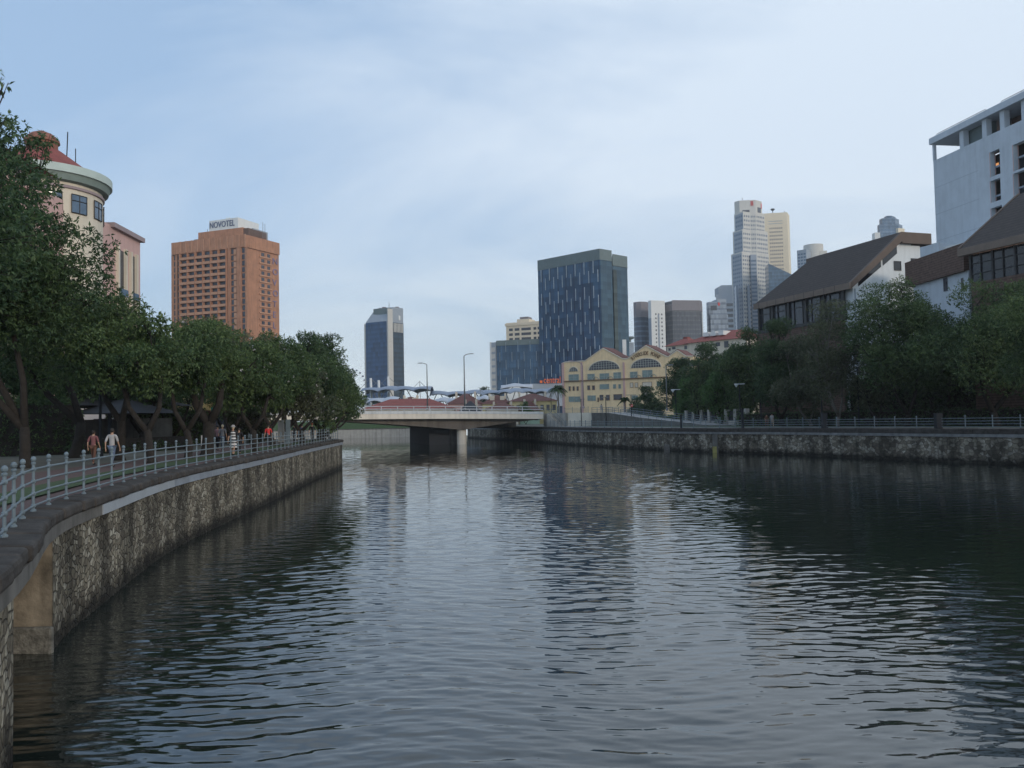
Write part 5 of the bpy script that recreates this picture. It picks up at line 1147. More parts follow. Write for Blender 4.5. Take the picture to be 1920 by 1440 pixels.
# low white parapet between
lw = thing('low_white_building', 'low white flat roofed building between the brown roof and the white tower', 'building', v3(XY(1780, 135), 3))
fr = Fr(XY(1738, 140, 460), XY(1830, 132, 460)); MB().fbox(fr, 0, fr.L, 3, zat(1780, 460, 136), -12, 0).build('wall', M['whitebuild'], lw)
MB().fbox(fr, -1.5, 3.0, 3, zat(1745, 466, 140) + .4, -12, 1).build('wall', M['whiteblue'], lw)
# white office/hotel tower with open loggias
wt = thing('white_tower', 'white multi storey tower with open top gallery and deep square openings', 'tower', v3(XY(1760, 150), 3))
wA, wB = Vector(XY(1753, 151, 380)), Vector(XY(1925, 130, 380)); wB = wB + (wB - wA) * .8; fw_ = Fr(tuple(wA), tuple(wB)); ztw = zat(1750, 271, 151); zpar = zat(1750, 302, 151)
def wr(px0, px1, py0, py1): return frect(fw_, px0, px1, py0, py1)
ops = [wr(1856, 1876, 286, 325), wr(1899, 1925, 272, 312), wr(1857, 1877, 340, 374), wr(1900, 1926, 326, 364), wr(1858, 1880, 391, 415), wr(1901, 1927, 380, 410), wr(1948, 1975, 262, 300), wr(1949, 1976, 316, 352)]
# wall pierced by the openings: columns of boxes
def pierced(fr, S0, S1, Z0, Z1, holes, th, mb):
    xs = sorted(set([S0, S1] + [h[0] for h in holes] + [h[1] for h in holes])); 
    for a, b_ in zip(xs[:-1], xs[1:]):
        m_ = (a + b_) / 2; hh = sorted([(h[2], h[3]) for h in holes if h[0] < m_ < h[1]]); z = Z0
        for lo, hi in hh:
            if lo > z: mb.fbox(fr, a, b_, z, lo, -th, 0)
            z = hi
        if z < Z1: mb.fbox(fr, a, b_, z, Z1, -th, 0)
mb = MB(); pierced(fw_, 0, fw_.L, 3, zpar, ops, .8, mb); mb.build('wall', M['whiteblue'], wt)
MB().fbox(fw_, 0, .5, 3, zpar, -24, -.8).build('side_wall', M['whiteblue'], wt)
MB().fbox(fw_, .5, fw_.L, 3, zpar - .8, -24, -7).build('inner_wall', M['mauvetower'], wt)
for k in range(6):
    zf_ = zpar - .35 - k * 4.75; MB().fbox(fw_, .5, fw_.L, zf_ - .3, zf_, -7, -.8).build('floor_slab', M['graytower'], wt)
for s_, _s, z0_, z1_ in ops: MB().fbox(fw_, s_ - .12, s_ - .001, z0_, z1_, -1.0, .03).build('opening_reveal', M['pinkwall'], wt)
MB().fbox(fw_, -.3, fw_.L, zpar + 4.1 , ztw, -20, .5).build('roof_slab', M['whiteblue'], wt)
MB().fbox(fw_, -.1, .3, zpar, zpar + 4.1, -.5, 0).build('column', M['whiteblue'], wt)
for px in (1798, 1841, 1875, 1916, 1950): s_ = fw_.hit(px, 285)[0]; MB().fbox(fw_, s_, s_ + 1.0, zpar, zpar + 4.1, -1.2, -.2).build('column', M['whiteblue'], wt)
MB().fbox(fw_, fw_.hit(1803, 285)[0], fw_.hit(1840, 270)[0], zpar - .5, zpar + 4.1, -3, -1.5).build('dark_screen', M['greylouvre'], wt)
MB().fbox(fw_, fw_.hit(1803, 285)[0], fw_.L, zpar, zpar + 4.09, -8.3, -8).build('gallery_wall', M['graytower'], wt)
s0_ = fw_.hit(1846, 260)[0]; MB().fbox(fw_, s0_, s0_ + 1.0, zpar, zpar + 4.0, -4.2, -3.6).build('gallery_wall', M['dark'], wt)
MB().fbox(fw_, fw_.hit(1852, 260)[0], fw_.hit(1874, 255)[0], zpar - .5, zpar + 3.9, -5, -4.6).build('gallery_wall', M['brick'], wt)
# lamps lit inside: warm lit panes seen in the gallery and in the top opening
lit = bpy.data.materials.new('lit_pane'); lit.use_nodes = True; lb_ = lit.node_tree.nodes['Principled BSDF']; lb_.inputs['Base Color'].default_value = (.8, .4, .15, 1); lb_.inputs['Emission Color'].default_value = (1, .46, .18, 1); lb_.inputs['Emission Strength'].default_value = .75
for px0, px1, py0, py1, oo in ((1851, 1855, 246, 263, -4.5), (1863, 1871, 252, 261, -4.5), (1867, 1873, 307, 318, -6.9)):
    fr = Fr(tuple((wA + (-fw_.n) * -oo)), tuple((wB + (-fw_.n) * -oo))); s0_, s1_, z0_, z1_ = frect(fr, px0, px1, py0, py1); MB().fbox(fr, s0_, s1_, z0_, z1_, 0, .05).build('lit_window', lit, wt)
# roof guard rail
mb = MB()
for a, b_ in ((1758, 1850), (1882, 1960)):
    s0_, s1_ = fw_.hit(a, 250)[0], fw_.hit(b_, 215)[0]; mb.tube([fw_.pt(s0_, ztw + 1.4, .2), fw_.pt(s1_, ztw + 1.4, .2)], .06, 5)
    k = int((s1_ - s0_) / 2.0)
    for i in range(k + 1): mb.tube([fw_.pt(s0_ + (s1_ - s0_) * i / k, ztw + .3, .2), fw_.pt(s0_ + (s1_ - s0_) * i / k, ztw + 1.4, .2)], .035, 4)
mb.build('roof_rail', M['pole'], wt)
for k in range(5): MB().fbox(fw_, .1, fw_.sx(1853), zpar - 5 - k * 4.75, zpar - 4.94 - k * 4.75, 0, .012).build('panel_joint', M['graytower'], wt)

# ------------------------------------------------------------------ left pink building with the round tower
pk = thing('pink_building', 'pink rendered building with a round cream corner tower under a red cone roof', 'building', (-50, 90, 3))
fpk = Fr((-44.4, 60), (-46.2, 106)); zp = 28.0
MB().fbox(fpk, 0, fpk.L, 3, zp, -26, 0).build('wall', M['pinkwall'], pk)
MB().fbox(fpk, -.4, 22.5, zp - .2, zp + .35, -26, .45).build('cornice', M['cornice'], pk); MB().fbox(fpk, 37.5, fpk.L + .45, zp - .2, zp + .35, -26, .45).build('cornice', M['cornice'], pk)
MB().fbox(fpk, -.2, 22.8, zp - .8, zp - .2, 0, .22).build('cornice', M['pinkwall'], pk)
ctr = (-49.8, 90.2); rb = 5.9
mb = MB(); mb.lathe((ctr[0], ctr[1], 0), [(rb, 3), (rb, 30.2)], 48); mb.build('round_tower', M['creamwall'], pk)
mb = MB(); mb.lathe((ctr[0], ctr[1], 0), [(rb + .05, 29.3), (rb + .18, 29.35), (rb + .18, 29.6), (rb + .05, 29.65)], 48); mb.build('tower_moulding', M['cornice'], pk)
mb = MB(); mb.lathe((ctr[0], ctr[1], 0), [(rb - .1, 29.9), (rb + .55, 30.05), (rb + .75, 30.7), (rb + .55, 31.2)], 48); mb.build('soffit_ring', M['greensoffit'], pk)
mb = MB(); mb.lathe((ctr[0], ctr[1], 0), [(rb + .5, 30.72), (rb + .95, 30.75), (rb + .95, 31.55), (rb + .3, 31.7)], 48); mb.build('fascia_ring', M['greenfascia'], pk)
mb = MB(); mb.lathe((ctr[0], ctr[1], 0), [(rb - .2, 31.5), (rb - .25, 31.6), (1.9, 34.4), (1.6, 34.45)], 48); mb.build('cone_roof', M['redroof'], pk)
mb = MB(); mb.lathe((ctr[0], ctr[1], 0), [(1.55, 34.2), (1.55, 35.2), (1.75, 35.3), (1.7, 35.6), (1.1, 36.2), (.2, 36.6)], 24); mb.build('cupola', M['orangeroof'], pk)
mb = MB(); mb.tube([(ctr[0] + 2.4, ctr[1] + .5, 34), (ctr[0] + 2.5, ctr[1] + .5, 36.6)], .06, 5); mb.tube([(ctr[0] + 3.6, ctr[1], 33), (ctr[0] + 3.6, ctr[1], 34.6)], .05, 5); mb.build('aerial', M['dark'], pk)
for ang in (-80, -52, -26, 2, 30):      # windows round the drum
    a = math.radians(ang); w_ = math.radians(8.5)
    mb = MB(); pr = []
    vs = []
    for zz in (26.9, 28.8):
        for r_ in (rb + .02, rb + .08):
            for k in range(5): th = a - w_ + 2 * w_ * k / 4; vs.append((ctr[0] + r_ * math.cos(th), ctr[1] + r_ * math.sin(th), zz))
    fs_ = []
    for k in range(4): fs_ += [(5 + k, 6 + k, 16 + k, 15 + k), (k, k + 1, k + 6, k + 5), (10 + k, 15 + k, 16 + k, 11 + k)]
    mb.add(vs, fs_); o = mb.build('window', M['windblue'], pk)
    mb = MB()
    for k in (0, 2, 4): th = a - w_ + 2 * w_ * k / 4; c_, s_ = math.cos(th), math.sin(th); mb.tube([(ctr[0] + (rb + .1) * c_, ctr[1] + (rb + .1) * s_, 26.9), (ctr[0] + (rb + .1) * c_, ctr[1] + (rb + .1) * s_, 28.8)], .05, 4)
    for zz in (26.9, 28.15, 28.8): mb.tube([(ctr[0] + (rb + .1) * math.cos(a - w_ + 2 * w_ * k / 4), ctr[1] + (rb + .1) * math.sin(a - w_ + 2 * w_ * k / 4), zz) for k in range(5)], .05, 4)
    mb.build('window_frame', M['frame'], o)
fr = Fr((-44.42, 84.0), (-44.45, 86.0))
MB().fbox(fpk, 14, 22.4, zp + .4, zp + 1.6, -8, -1.2).build('upper_wall', M['pinkwall'], pk); hip(fpk, 13.6, 22.6, zp + 1.6, zp + 3.4, .7, 8, M['redroof'], pk)
for y0_, y1_ in ((39.3, 41.0), (43.0, 44.2)):    # tall recessed windows right of the tower
    MB().fbox(fpk, y0_, y1_, 18, 25.6, 0, .04).build('tall_window', M['winddark'], pk)
    for yy in (y0_ - .45, y1_ + .03): MB().fbox(fpk, yy, yy + .42, 17.5, 25.9, 0, .35).build('window_pilaster', M['creamwall'], pk)
    MB().fbox(fpk, y0_ + .3, y1_ + .5, 20.2, 21.0, .05, .4).build('balconette', M['windblue'], pk)
MB().fbox(fpk, 4, 20, 22.5, 24.5, 0, .05).build('window_band', M['winddark'], pk)

# ------------------------------------------------------------------ behind the left trees: pavilion, hedges, small buildings
pv = thing('pavilion', 'low open pavilion with a dark grey pitched roof behind the left trees', 'pavilion', v3(XY(110, 66), 3))
pf_ = Fr(XY(20, 66), XY(205, 60)); 
hip(pf_, 0, pf_.L * .72, zat(110, 762, 63), zat(90, 727, 66), .6, 9, M['greyroof'], pv); hip(pf_, pf_.L * .70, pf_.L, zat(180, 776, 61), zat(178, 748, 62), .6, 5, M['greyroof'], pv)
for k in (.02, .35, .69, .98): q_ = pf_.pt(pf_.L * k, 0, -.2); MB().box(q_.x - .1, q_.x + .1, q_.y - .1, q_.y + .1, 2.9, 6.0).build('column', M['dark'], pv)
MB().fbox(pf_, 1, pf_.L * .66, 2.9, 5.4, -8.5, -5).build('inner_wall', M['concdark'], pv)
wb_ = thing('white_building', 'white walled low building seen between the trunks on the left', 'building', v3(XY(190, 84), 3))
fr = Fr(XY(-40, 86), XY(212, 84)); MB().fbox(fr, 0, fr.L, 2.9, zat(180, 712, 85), -10, 0).build('wall', M['whitebuild'], wb_)
for k in (.15, .4, .65, .86): MB().fbox(fr, fr.L * k, fr.L * (k + .1), 3, 5.6, 0, .06).build('window', M['winddark'], wb_)
yb = thing('yellow_kiosk', 'small kiosk with a warm yellow fascia between the left trunks', 'kiosk', v3(XY(308, 80), 3))
fr = Fr(XY(288, 80), XY(336, 79)); MB().fbox(fr, 0, fr.L, zat(300, 770, 80), zat(300, 745, 80), -5, 0).build('fascia', M['orangesign' if 0 else 'yellowwall'], yb)
MB().fbox(fr, .2, fr.L - .2, 2.9, zat(300, 770, 80), -4.5, -.8).build('wall', M['brick'], yb)
bk_ = thing('dark_building', 'low dark building closing the view behind the left promenade trees', 'building', v3(XY(240, 108), 3))
fr = Fr(XY(200, 104), XY(470, 112)); MB().fbox(fr, 0, fr.L, 2.9, 8.6, -8, 0).build('wall', M['brick'], bk_); MB().fbox(fr, -.5, fr.L + .5, 8.6, 9.0, -8.5, .8).build('flat_roof', M['greyroof'], bk_)
for k in range(7): MB().fbox(fr, fr.L * (k + .2) / 7, fr.L * (k + .75) / 7, 3.2, 6.2, 0, .06).build('window', M['winddark'], bk_)

# ------------------------------------------------------------------ foliage
def leaf_cloud(name, centers, parent, m, n_clusters, leaf=.26, wid=.36, per=6, spread=1.0, hang=.5, seed=0):
    """centers: array (k,4) of puffs (x,y,z,r). Twig tips on and inside each puff carry small fans of leaves."""
    rg = np.random.default_rng(seed); cen = np.array(centers, float); pl = np.array(parent_loc(parent))
    wgt = cen[:, 3] ** 2; idx = rg.choice(len(cen), n_clusters, p=wgt / wgt.sum())
    d = rg.normal(size=(n_clusters, 3)); d[:, 2] += .25; d /= np.linalg.norm(d, axis=1)[:, None]
    rad = cen[idx, 3] * np.clip(1.0 - np.abs(rg.normal(0, .30, n_clusters)) + rg.normal(0, .07, n_clusters), .05, 1.3)
    c = cen[idx, :3] + d * rad[:, None] * np.array([1, 1, .72])
    c = np.repeat(c, per, 0); od = np.repeat(d, per, 0); n = len(c)
    e = rg.normal(size=(n, 3)); e /= np.linalg.norm(e, axis=1)[:, None]
    ax = e * .9 + od * .55; ax[:, 2] -= hang; ax /= np.linalg.norm(ax, axis=1)[:, None]
    nn = rg.normal(size=(n, 3)) * .7 + od * .3 + np.array([0, 0, .8]); nn -= ax * (nn * ax).sum(1)[:, None]; nn /= np.linalg.norm(nn, axis=1)[:, None]
    sd_ = np.cross(ax, nn); ln = leaf * rg.uniform(.65, 1.25, n)[:, None]
    b0 = c + ax * ln * .15; tip = c + ax * ln * 1.1; mid = c + ax * ln * .55 + nn * ln * .05
    v = np.stack([b0, mid + sd_ * ln * wid / 2, tip - nn * ln * .08, mid - sd_ * ln * wid / 2], 1).reshape(-1, 3) - pl
    me = bpy.data.meshes.new(name); me.vertices.add(len(v)); me.vertices.foreach_set('co', v.astype(np.float32).ravel())
    me.loops.add(n * 4); me.loops.foreach_set('vertex_index', np.arange(n * 4, dtype=np.int32)); me.polygons.add(n)
    me.polygons.foreach_set('loop_start', np.arange(0, n * 4, 4, dtype=np.int32)); me.polygons.foreach_set('loop_total', np.full(n, 4, dtype=np.int32))
    at = me.attributes.new('leafrand', 'FLOAT', 'POINT'); at.data.foreach_set('value', np.repeat(rg.random(n), 4).astype(np.float32))
    me.materials.append(m); me.update(calc_edges=True); o = bpy.data.objects.new(name, me); C.objects.link(o); o.parent = parent; return o

GL = 'trees along the left promenade'; GR = 'trees along the right bank'; GB = 'second row of trees behind the left promenade'
def tree(px, Y, ztop, R, zlow, label, leafm='green', cpx=None, zbase=ZL, trunk_r=.22, dens=1.0, leaf=None, fork=2, group=None, name='tree', npuff=None, blossoms=0, bark='bark', sy=1.0, hang=.5, lean=0.0, per=6, extra=()):
    rd_ = random.Random(hash(label) % 9999 if 0 else sum(ord(ch) * (i + 1) for i, ch in enumerate(label)))
    bx, by = XY(px, Y); cx0 = XY(cpx if cpx is not None else px, Y)[0]; root = thing(name, label, 'tree', (bx, by, zbase), group)
    if group in (GR, GB) or (group == GL and px > 430): zlow -= .8
    zc_ = (ztop + zlow) / 2; rz = (ztop - zlow) / 2
    npuff = npuff or int((14 + R * 2.4) * min(2.0, max(1.0, rz / R))); puffs = []
    for i in range(npuff):
        u = rd_.uniform(-1, 1); th = rd_.uniform(0, 2 * math.pi); k = rd_.uniform(.40, .88) if i > 2 else .2
        rr_ = math.sqrt(1 - u * u) * k; pr = R * rd_.uniform(.30, .48)
        prz = pr * .72
        zz = zc_ + u * max(rz - prz, .3) * (k / .8 if i > 2 else .3)
        taper = 1.0 - .25 * max(0, (zz - zc_) / rz)
        puffs.append((cx0 + rr_ * math.cos(th) * R * taper * 1.0, by + rr_ * math.sin(th) * R * sy * taper, zz, pr))
    # a few top puffs so that the crown reaches its height
    for i in range(3):
        pr = R * rd_.uniform(.24, .34); puffs.append((cx0 + rd_.uniform(-.35, .35) * R, by + rd_.uniform(-.3, .3) * R, ztop - pr * .72 - rd_.uniform(0, .6), pr))
    puffs += list(extra); lf = (leaf or .26) * .80
    ncl = int(dens * 34 * R * R * (rz / R * .6 + .4) * (.26 / lf) ** 1.7 / (per / 6))
    leaf_cloud('crown', puffs, root, LEAF[leafm], ncl * 8, lf, seed=int(abs(px) * 7 + Y), hang=hang, per=per)
    if blossoms: leaf_cloud('blossoms', puffs, root, LEAF['flower'], blossoms, .12, .8, 5, seed=int(px + 3), hang=0)
    # trunk, forks and limbs
    mb = MB(); zf = zbase + (zlow - zbase) * rd_.uniform(.35, .55) + .4
    base = Vector((bx, by, zbase - .1)); fk = Vector((bx + lean + rd_.uniform(-.25, .25), by + rd_.uniform(-.2, .2), zf))
    m1 = base.lerp(fk, .5) + Vector((rd_.uniform(-.12, .12), 0, 0))
    mb.tube([base, base + Vector((0, 0, .25)), m1, fk], [trunk_r * 1.45, trunk_r * 1.08, trunk_r, trunk_r * .92], 9)
    arms = []
    for i in range(fork):
        a = 2 * math.pi * i / fork + rd_.uniform(-.5, .5); sp2 = R * .30
        e_ = Vector((cx0 + math.cos(a) * sp2, by + math.sin(a) * sp2, zlow + (zc_ - zlow) * .55)); mid = fk.lerp(e_, .45) + Vector((math.cos(a) * .25, math.sin(a) * .25, -.15))
        mb.tube([fk - Vector((0, 0, .15)), mid, e_], [trunk_r * .8, trunk_r * .62, trunk_r * .42], 7); arms.append(e_)
    for pf3 in puffs:
        tgt = Vector(pf3[:3]); s_ = min(arms, key=lambda v_: (v_ - tgt).length); mid = s_.lerp(tgt, .5) + Vector((rd_.uniform(-.3, .3), rd_.uniform(-.3, .3), -.25))
        mb.tube([s_, mid, tgt], [trunk_r * .32, trunk_r * .2, trunk_r * .08], 5)
        for _ in range(4):
            e2 = tgt + Vector((rd_.gauss(0, 1), rd_.gauss(0, 1), rd_.gauss(.2, .7))).normalized() * pf3[3] * .9; mb.tube([mid.lerp(tgt, .6), e2], [trunk_r * .09, .012], 4)
    mb.build('trunk', M[bark], root, smooth=True); return root
GL = 'trees along the left promenade'; GR = 'trees along the right bank'
tree(47, 40, 19.4, 4.9, 6.4, 'tallest left bank tree, filling the left edge of the view', 'deep', cpx=-42, trunk_r=.24, group=GL, extra=[(*XY(5, 39), zat(5, 262, 39), 1.5), (*XY(48, 39.5), zat(48, 288, 39.5), 1.15), (*XY(-45, 40), zat(-45, 250, 40), 1.7), (*XY(66, 40), zat(66, 350, 40), 1.2), (*XY(20, 38), zat(20, 340, 38), 1.6), (*XY(84, 40), zat(84, 262, 40), .45), (*XY(100, 41), zat(100, 430, 41), 1.2)], dens=1.2, fork=3, leaf=.30)
tree(-190, 27, 15.5, 4.6, 7.4, 'nearest left bank tree, mostly outside the left edge with its crown overhead', 'deep', cpx=-190, extra=[(*XY(-8, 27), zat(0, 140, 27), .28), (*XY(2, 27), zat(0, 160, 27), .22), (*XY(-60, 27), zat(0, 130, 27), .5), (*XY(-80, 27), zat(0, 190, 27), .6), (*XY(-10, 27), zat(0, 222, 27), .4)], group=GL, dens=.8, leaf=.28)
tree(139, 52, 16.0, 3.5, 6.6, 'tall left bank tree with a leaning trunk in front of the round tower', 'green', cpx=62, trunk_r=.30, group=GL, dens=1.1, lean=.3, leaf=.30)
tree(225, 47, 12.8, 3.2, 6.4, 'left bank tree with pale lit sprays right of the pink building', 'green', cpx=195, trunk_r=.24, group=GL, dens=1.0, leaf=.28)
tree(285, 42, 10.6, 3.2, 6.0, 'left bank tree with a low wishbone fork behind the two walkers', 'green', cpx=265, trunk_r=.20, group=GL, dens=1.2, leaf=.26)
tree(353, 47, 10.7, 3.0, 6.0, 'left bank tree with a thin dark trunk left of the green signpost', 'green', trunk_r=.20, group=GL, dens=1.1, leaf=.26, blossoms=25)
tree(389, 51, 11.4, 3.2, 6.1, 'left bank tree with the thick straight trunk at the green signpost', 'green', trunk_r=.36, group=GL, dens=1.1, leaf=.27, blossoms=30)
tree(440, 58, 11.6, 3.0, 6.3, 'olive thin crowned left bank tree in front of the terracotta hotel', 'olive', cpx=440, trunk_r=.14, group=GL, dens=.55, leaf=.26, blossoms=35)
tree(478, 56, 10.6, 3.2, 5.9, 'left bank tree behind the person in the striped dress', 'green', trunk_r=.22, group=GL, dens=1.1, leaf=.27, blossoms=60)
tree(511, 68, 12.2, 3.7, 5.9, 'left bank tree behind the person in the red shirt', 'green', trunk_r=.2, group=GL, dens=1.1, leaf=.30, blossoms=60)
tree(532, 80, 13.6, 4.0, 5.7, 'left bank tree with a thick dark trunk right of the red shirt', 'deep', cpx=560, trunk_r=.4, group=GL, dens=1.1, leaf=.33)
tree(566, 72, 9.6, 3.4, 5.4, 'white blossomed low tree over the far walkers', 'olive', cpx=570, trunk_r=.2, group=GL, dens=.9, leaf=.28, blossoms=170)
tree(600, 90, 14.2, 4.0, 5.2, 'broad dark tree at the end of the left bank', 'deep', cpx=605, trunk_r=.34, group=GL, dens=1.2, leaf=.34)
tree(608, 84, 10.9, 2.7, 4.3, 'low green tree overhanging the tip of the left wall', 'green', cpx=632, trunk_r=.2, group=GL, dens=1.2, leaf=.3, blossoms=25)
tree(618, 95, 11.0, 1.9, 4.4, 'last small tree leaning over the water before the bridge', 'deep', cpx=652, trunk_r=.16, group=GL, dens=1.2, leaf=.3)
GB = 'second row of trees behind the left promenade'
tree(90, 64, 13, 5.0, 5.6, 'rear left tree behind the pavilion roof', 'deep', group=GB, dens=.8, leaf=.36)
tree(262, 66, 11.4, 4.2, 5.6, 'rear left tree between the white wall and the kiosk', 'deep', group=GB, dens=.8, leaf=.36)
tree(330, 74, 11.4, 4.2, 5.2, 'rear left tree behind the green signpost', 'deep', group=GB, dens=.8, leaf=.36)
tree(425, 84, 12.8, 4.4, 5.2, 'rear left tree below the terracotta hotel', 'green', group=GB, dens=.8, leaf=.38)
tree(500, 100, 13.8, 4.5, 5.4, 'rear left tree below the right corner of the terracotta hotel', 'green', group=GB, dens=.8, leaf=.4)
tree(560, 112, 15.2, 5.0, 5.4, 'highest rear tree of the clump at the end of the left bank', 'deep', cpx=572, group=GB, dens=.8, leaf=.42)
# right bank
def zz_(px, py, Y): return zat(px, py, Y)
kw = dict(zbase=ZR, group=GR)
tree(1985, 70, zz_(1960, 530, 70), 5.4, 6.2, 'right bank tree cut by the right edge of the view', 'green', trunk_r=.3, dens=1.0, leaf=.32, **kw)
tree(1868, 84, zz_(1868, 522, 84), 7.2, 6.0, 'large spreading right bank tree in front of the dark glazed block', 'green', trunk_r=.34, dens=1.1, leaf=.34, **kw)
tree(1765, 98, zz_(1765, 575, 98), 5.6, 4.8, 'dark right bank tree between the two largest trees', 'deep', trunk_r=.28, dens=1.0, leaf=.36, **kw)
tree(1700, 92, zz_(1700, 518, 92), 5.6, 6.0, 'round crowned right bank tree in front of the white gable wall', 'green', cpx=1692, trunk_r=.26, dens=1.0, leaf=.34, **kw)
tree(1640, 97, zz_(1640, 640, 97), 3.2, 5.0, 'small airy right bank tree at the foot of the white gable wall', 'olive', trunk_r=.18, dens=.6, leaf=.32, **kw)
tree(1570, 100, zz_(1570, 558, 100), 4.3, 5.5, 'sparse grey right bank tree with bare twigs', 'olive', cpx=1562, trunk_r=.2, dens=.62, leaf=.30, bark='barkgrey', fork=3, **kw)
tree(1520, 108, zz_(1520, 625, 108), 4.6, 4.6, 'brownish right bank tree under the glazed front', 'brown', cpx=1510, trunk_r=.2, dens=.9, leaf=.33, bark='barkgrey', **kw)
tree(1468, 112, zz_(1468, 596, 112), 4.3, 5.2, 'right bank tree before the brick corner of the brown roofed building', 'deep', trunk_r=.26, dens=1.0, leaf=.36, **kw)
tree(1400, 128, zz_(1400, 610, 128), 4.6, 5.2, 'right bank tree rising left of the brick corner', 'green', trunk_r=.28, dens=1.0, leaf=.38, **kw)
tree(1352, 132, zz_(1352, 690, 132), 3.2, 3.9, 'weeping green tree reaching down to the grey boundary wall', 'bright', trunk_r=.2, dens=1.1, leaf=.36, hang=1.4, **kw)
tree(1318, 140, zz_(1318, 668, 140), 3.0, 3.8, 'second weeping tree left of the first along the boundary wall', 'green', trunk_r=.2, dens=1.1, leaf=.36, hang=1.4, **kw)
tree(1330, 160, zz_(1325, 640, 160), 5.4, 5.6, 'rounded dark green tree below the red roofs', 'deep', trunk_r=.28, dens=1.1, leaf=.44, **kw)
tree(1276, 166, zz_(1276, 668, 166), 4.3, 4.5, 'dark green tree covering the right side of the beige mall', 'deep', trunk_r=.24, dens=1.1, leaf=.40, **kw)
tree(1293, 148, zz_(1293, 706, 148), 2.6, 4.0, 'bright green rounded tree beside the ramp lamp', 'bright', trunk_r=.2, dens=1.2, leaf=.36, **kw)
tree(1214, 190, zz_(1214, 722, 190), 2.4, 4.0, 'small pointed tree in front of the beige mall', 'deep', trunk_r=.16, dens=1.2, leaf=.38, **kw)
tree(1195, 196, zz_(1195, 742, 196), 1.9, 3.6, 'low bush like tree left of the small pointed tree', 'deep', trunk_r=.14, dens=1.2, leaf=.36, **kw)
tree(1232, 186, zz_(1232, 745, 186), 2.0, 3.6, 'low round tree right of the small pointed tree', 'deep', trunk_r=.14, dens=1.2, leaf=.36, **kw)
tree(1430, 150, zz_(1430, 640, 150), 4.8, 4.2, 'rear right bank tree at the brick corner', 'deep', trunk_r=.28, dens=.8, leaf=.46, **kw)
tree(1380, 165, zz_(1380, 650, 165), 5, 4.2, 'rear right bank tree under the tallest tower', 'deep', trunk_r=.28, dens=.8, leaf=.48, **kw)
tree(985, 248, zz_(985, 752, 248), 2.4, 3.4, 'small shrub like tree in front of the mint green shop', 'bright', zbase=2.6, group='quayside trees behind the bridge', trunk_r=.12, dens=1, leaf=.4)
tree(943, 500, zz_(943, 722, 500), 6, 6, 'far tree clump left of the blue wing', 'deep', zbase=2.6, group='quayside trees behind the bridge', trunk_r=.3, dens=.6, leaf=.9, cpx=912)
# palm beside the mall corner
def palm(px, Y, ztop, label, zbase, R):
    x, y = XY(px, Y); root = thing('palm_tree', label, 'palm tree', (x, y, zbase)); rd_ = random.Random(px)
    mb = MB(); mb.tube([(x, y, zbase), (x + .1, y, (zbase + ztop) / 2), (x, y, ztop - R * .3)], [.22, .17, .15], 8); mb.build('trunk', M['barkgrey'], root)
    mb = MB()
    for i in range(26):
        a = rd_.uniform(0, 6.28); el_ = rd_.uniform(-.2, 1.3); d = Vector((math.cos(a) * math.cos(el_), math.sin(a) * math.cos(el_), math.sin(el_))); p0 = Vector((x, y, ztop - R * .3)); L_ = R * rd_.uniform(.8, 1.1)
        pts = [p0 + d * L_ * k / 6 - Vector((0, 0, L_ * .75 * (k / 6) ** 2)) for k in range(7)]
        for k in range(6):
            s_ = d.cross(Vector((0, 0, 1))).normalized()
            for q in range(3):
                b0 = pts[k].lerp(pts[k + 1], q / 3); w_ = L_ * .30 * (1 - k / 9)
                for sg in (-1, 1): mb.add([b0, b0 + s_ * sg * w_ * .6 + Vector((0, 0, -.08)), b0 + s_ * sg * w_ + Vector((0, 0, -w_ * .7)) + d * .12, b0 + d * .13], [(0, 1, 2, 3)])
    mb.build('crown', LEAF['green'], root)
palm(1047, 205, zat(1047, 722, 205), 'palm tree at the left corner of the beige mall', 3.0, 2.6)
palm(1172, 188, zat(1172, 745, 188), 'short palm in front of the beige mall drain pipe', 3.0, 1.6)

# hedges
def hedge(pts, h, w, label, z, m='deep', leaf=.22, dens=1.0, seed=1):
    rs = resample(pts, .8); root = thing('hedge', label, 'hedge', (rs[0][0], rs[0][1], z))
    pf4 = []
    rd_ = random.Random(seed)
    for x, y in rs:
        for zz in np.arange(.4, h, .8): pf4.append((x + rd_.uniform(-.1, .1), y, z + min(zz, h - .3) + rd_.uniform(-.1, .1), w * .6))
    leaf_cloud('foliage', pf4, root, LEAF[m], int(len(pf4) * 60 * dens), leaf, per=6, seed=seed, hang=.2)
    ins = inset(rs, -w * .35); ins2 = inset(rs, w * .35); mb = MB()
    for i in range(len(rs) - 1): mb.hexa([(*ins[i], z), (*ins[i + 1], z), (*ins2[i + 1], z), (*ins2[i], z), (*ins[i], z + h * .85), (*ins[i + 1], z + h * .85), (*ins2[i + 1], z + h * .85), (*ins2[i], z + h * .85)])
    mb.build('stems', M['bark'], root)
hedge([XY(-60, 57), XY(60, 58), XY(140, 60)], 4.0, 1.2, 'tall dark hedge behind the first left trunks', ZL - .05, 'green', .2, 1.2, 1)
hedge([XY(140, 58), XY(300, 64), XY(352, 66)], 1.2, 1.0, 'low clipped hedge behind the two walkers', ZL - .05, 'deep', .2, 1, 2)
hedge([XY(215, 74), XY(300, 76), XY(380, 80)], 3.4, 1.2, 'drooping green screen hedge in front of the kiosk', ZL - .05, 'green', .28, 1, 3)
hedge([XY(440, 82), XY(480, 84), XY(500, 84)], 3.4, 1.2, 'tall bush behind the striped dress', ZL - .05, 'olive', .28, 1, 4)
hedge([XY(1140, 178), XY(1250, 160), XY(1310, 148)], 1.9, 1.4, 'clipped hedge along the top of the ramp', ZR - .05, 'bright', .26, 1, 5)
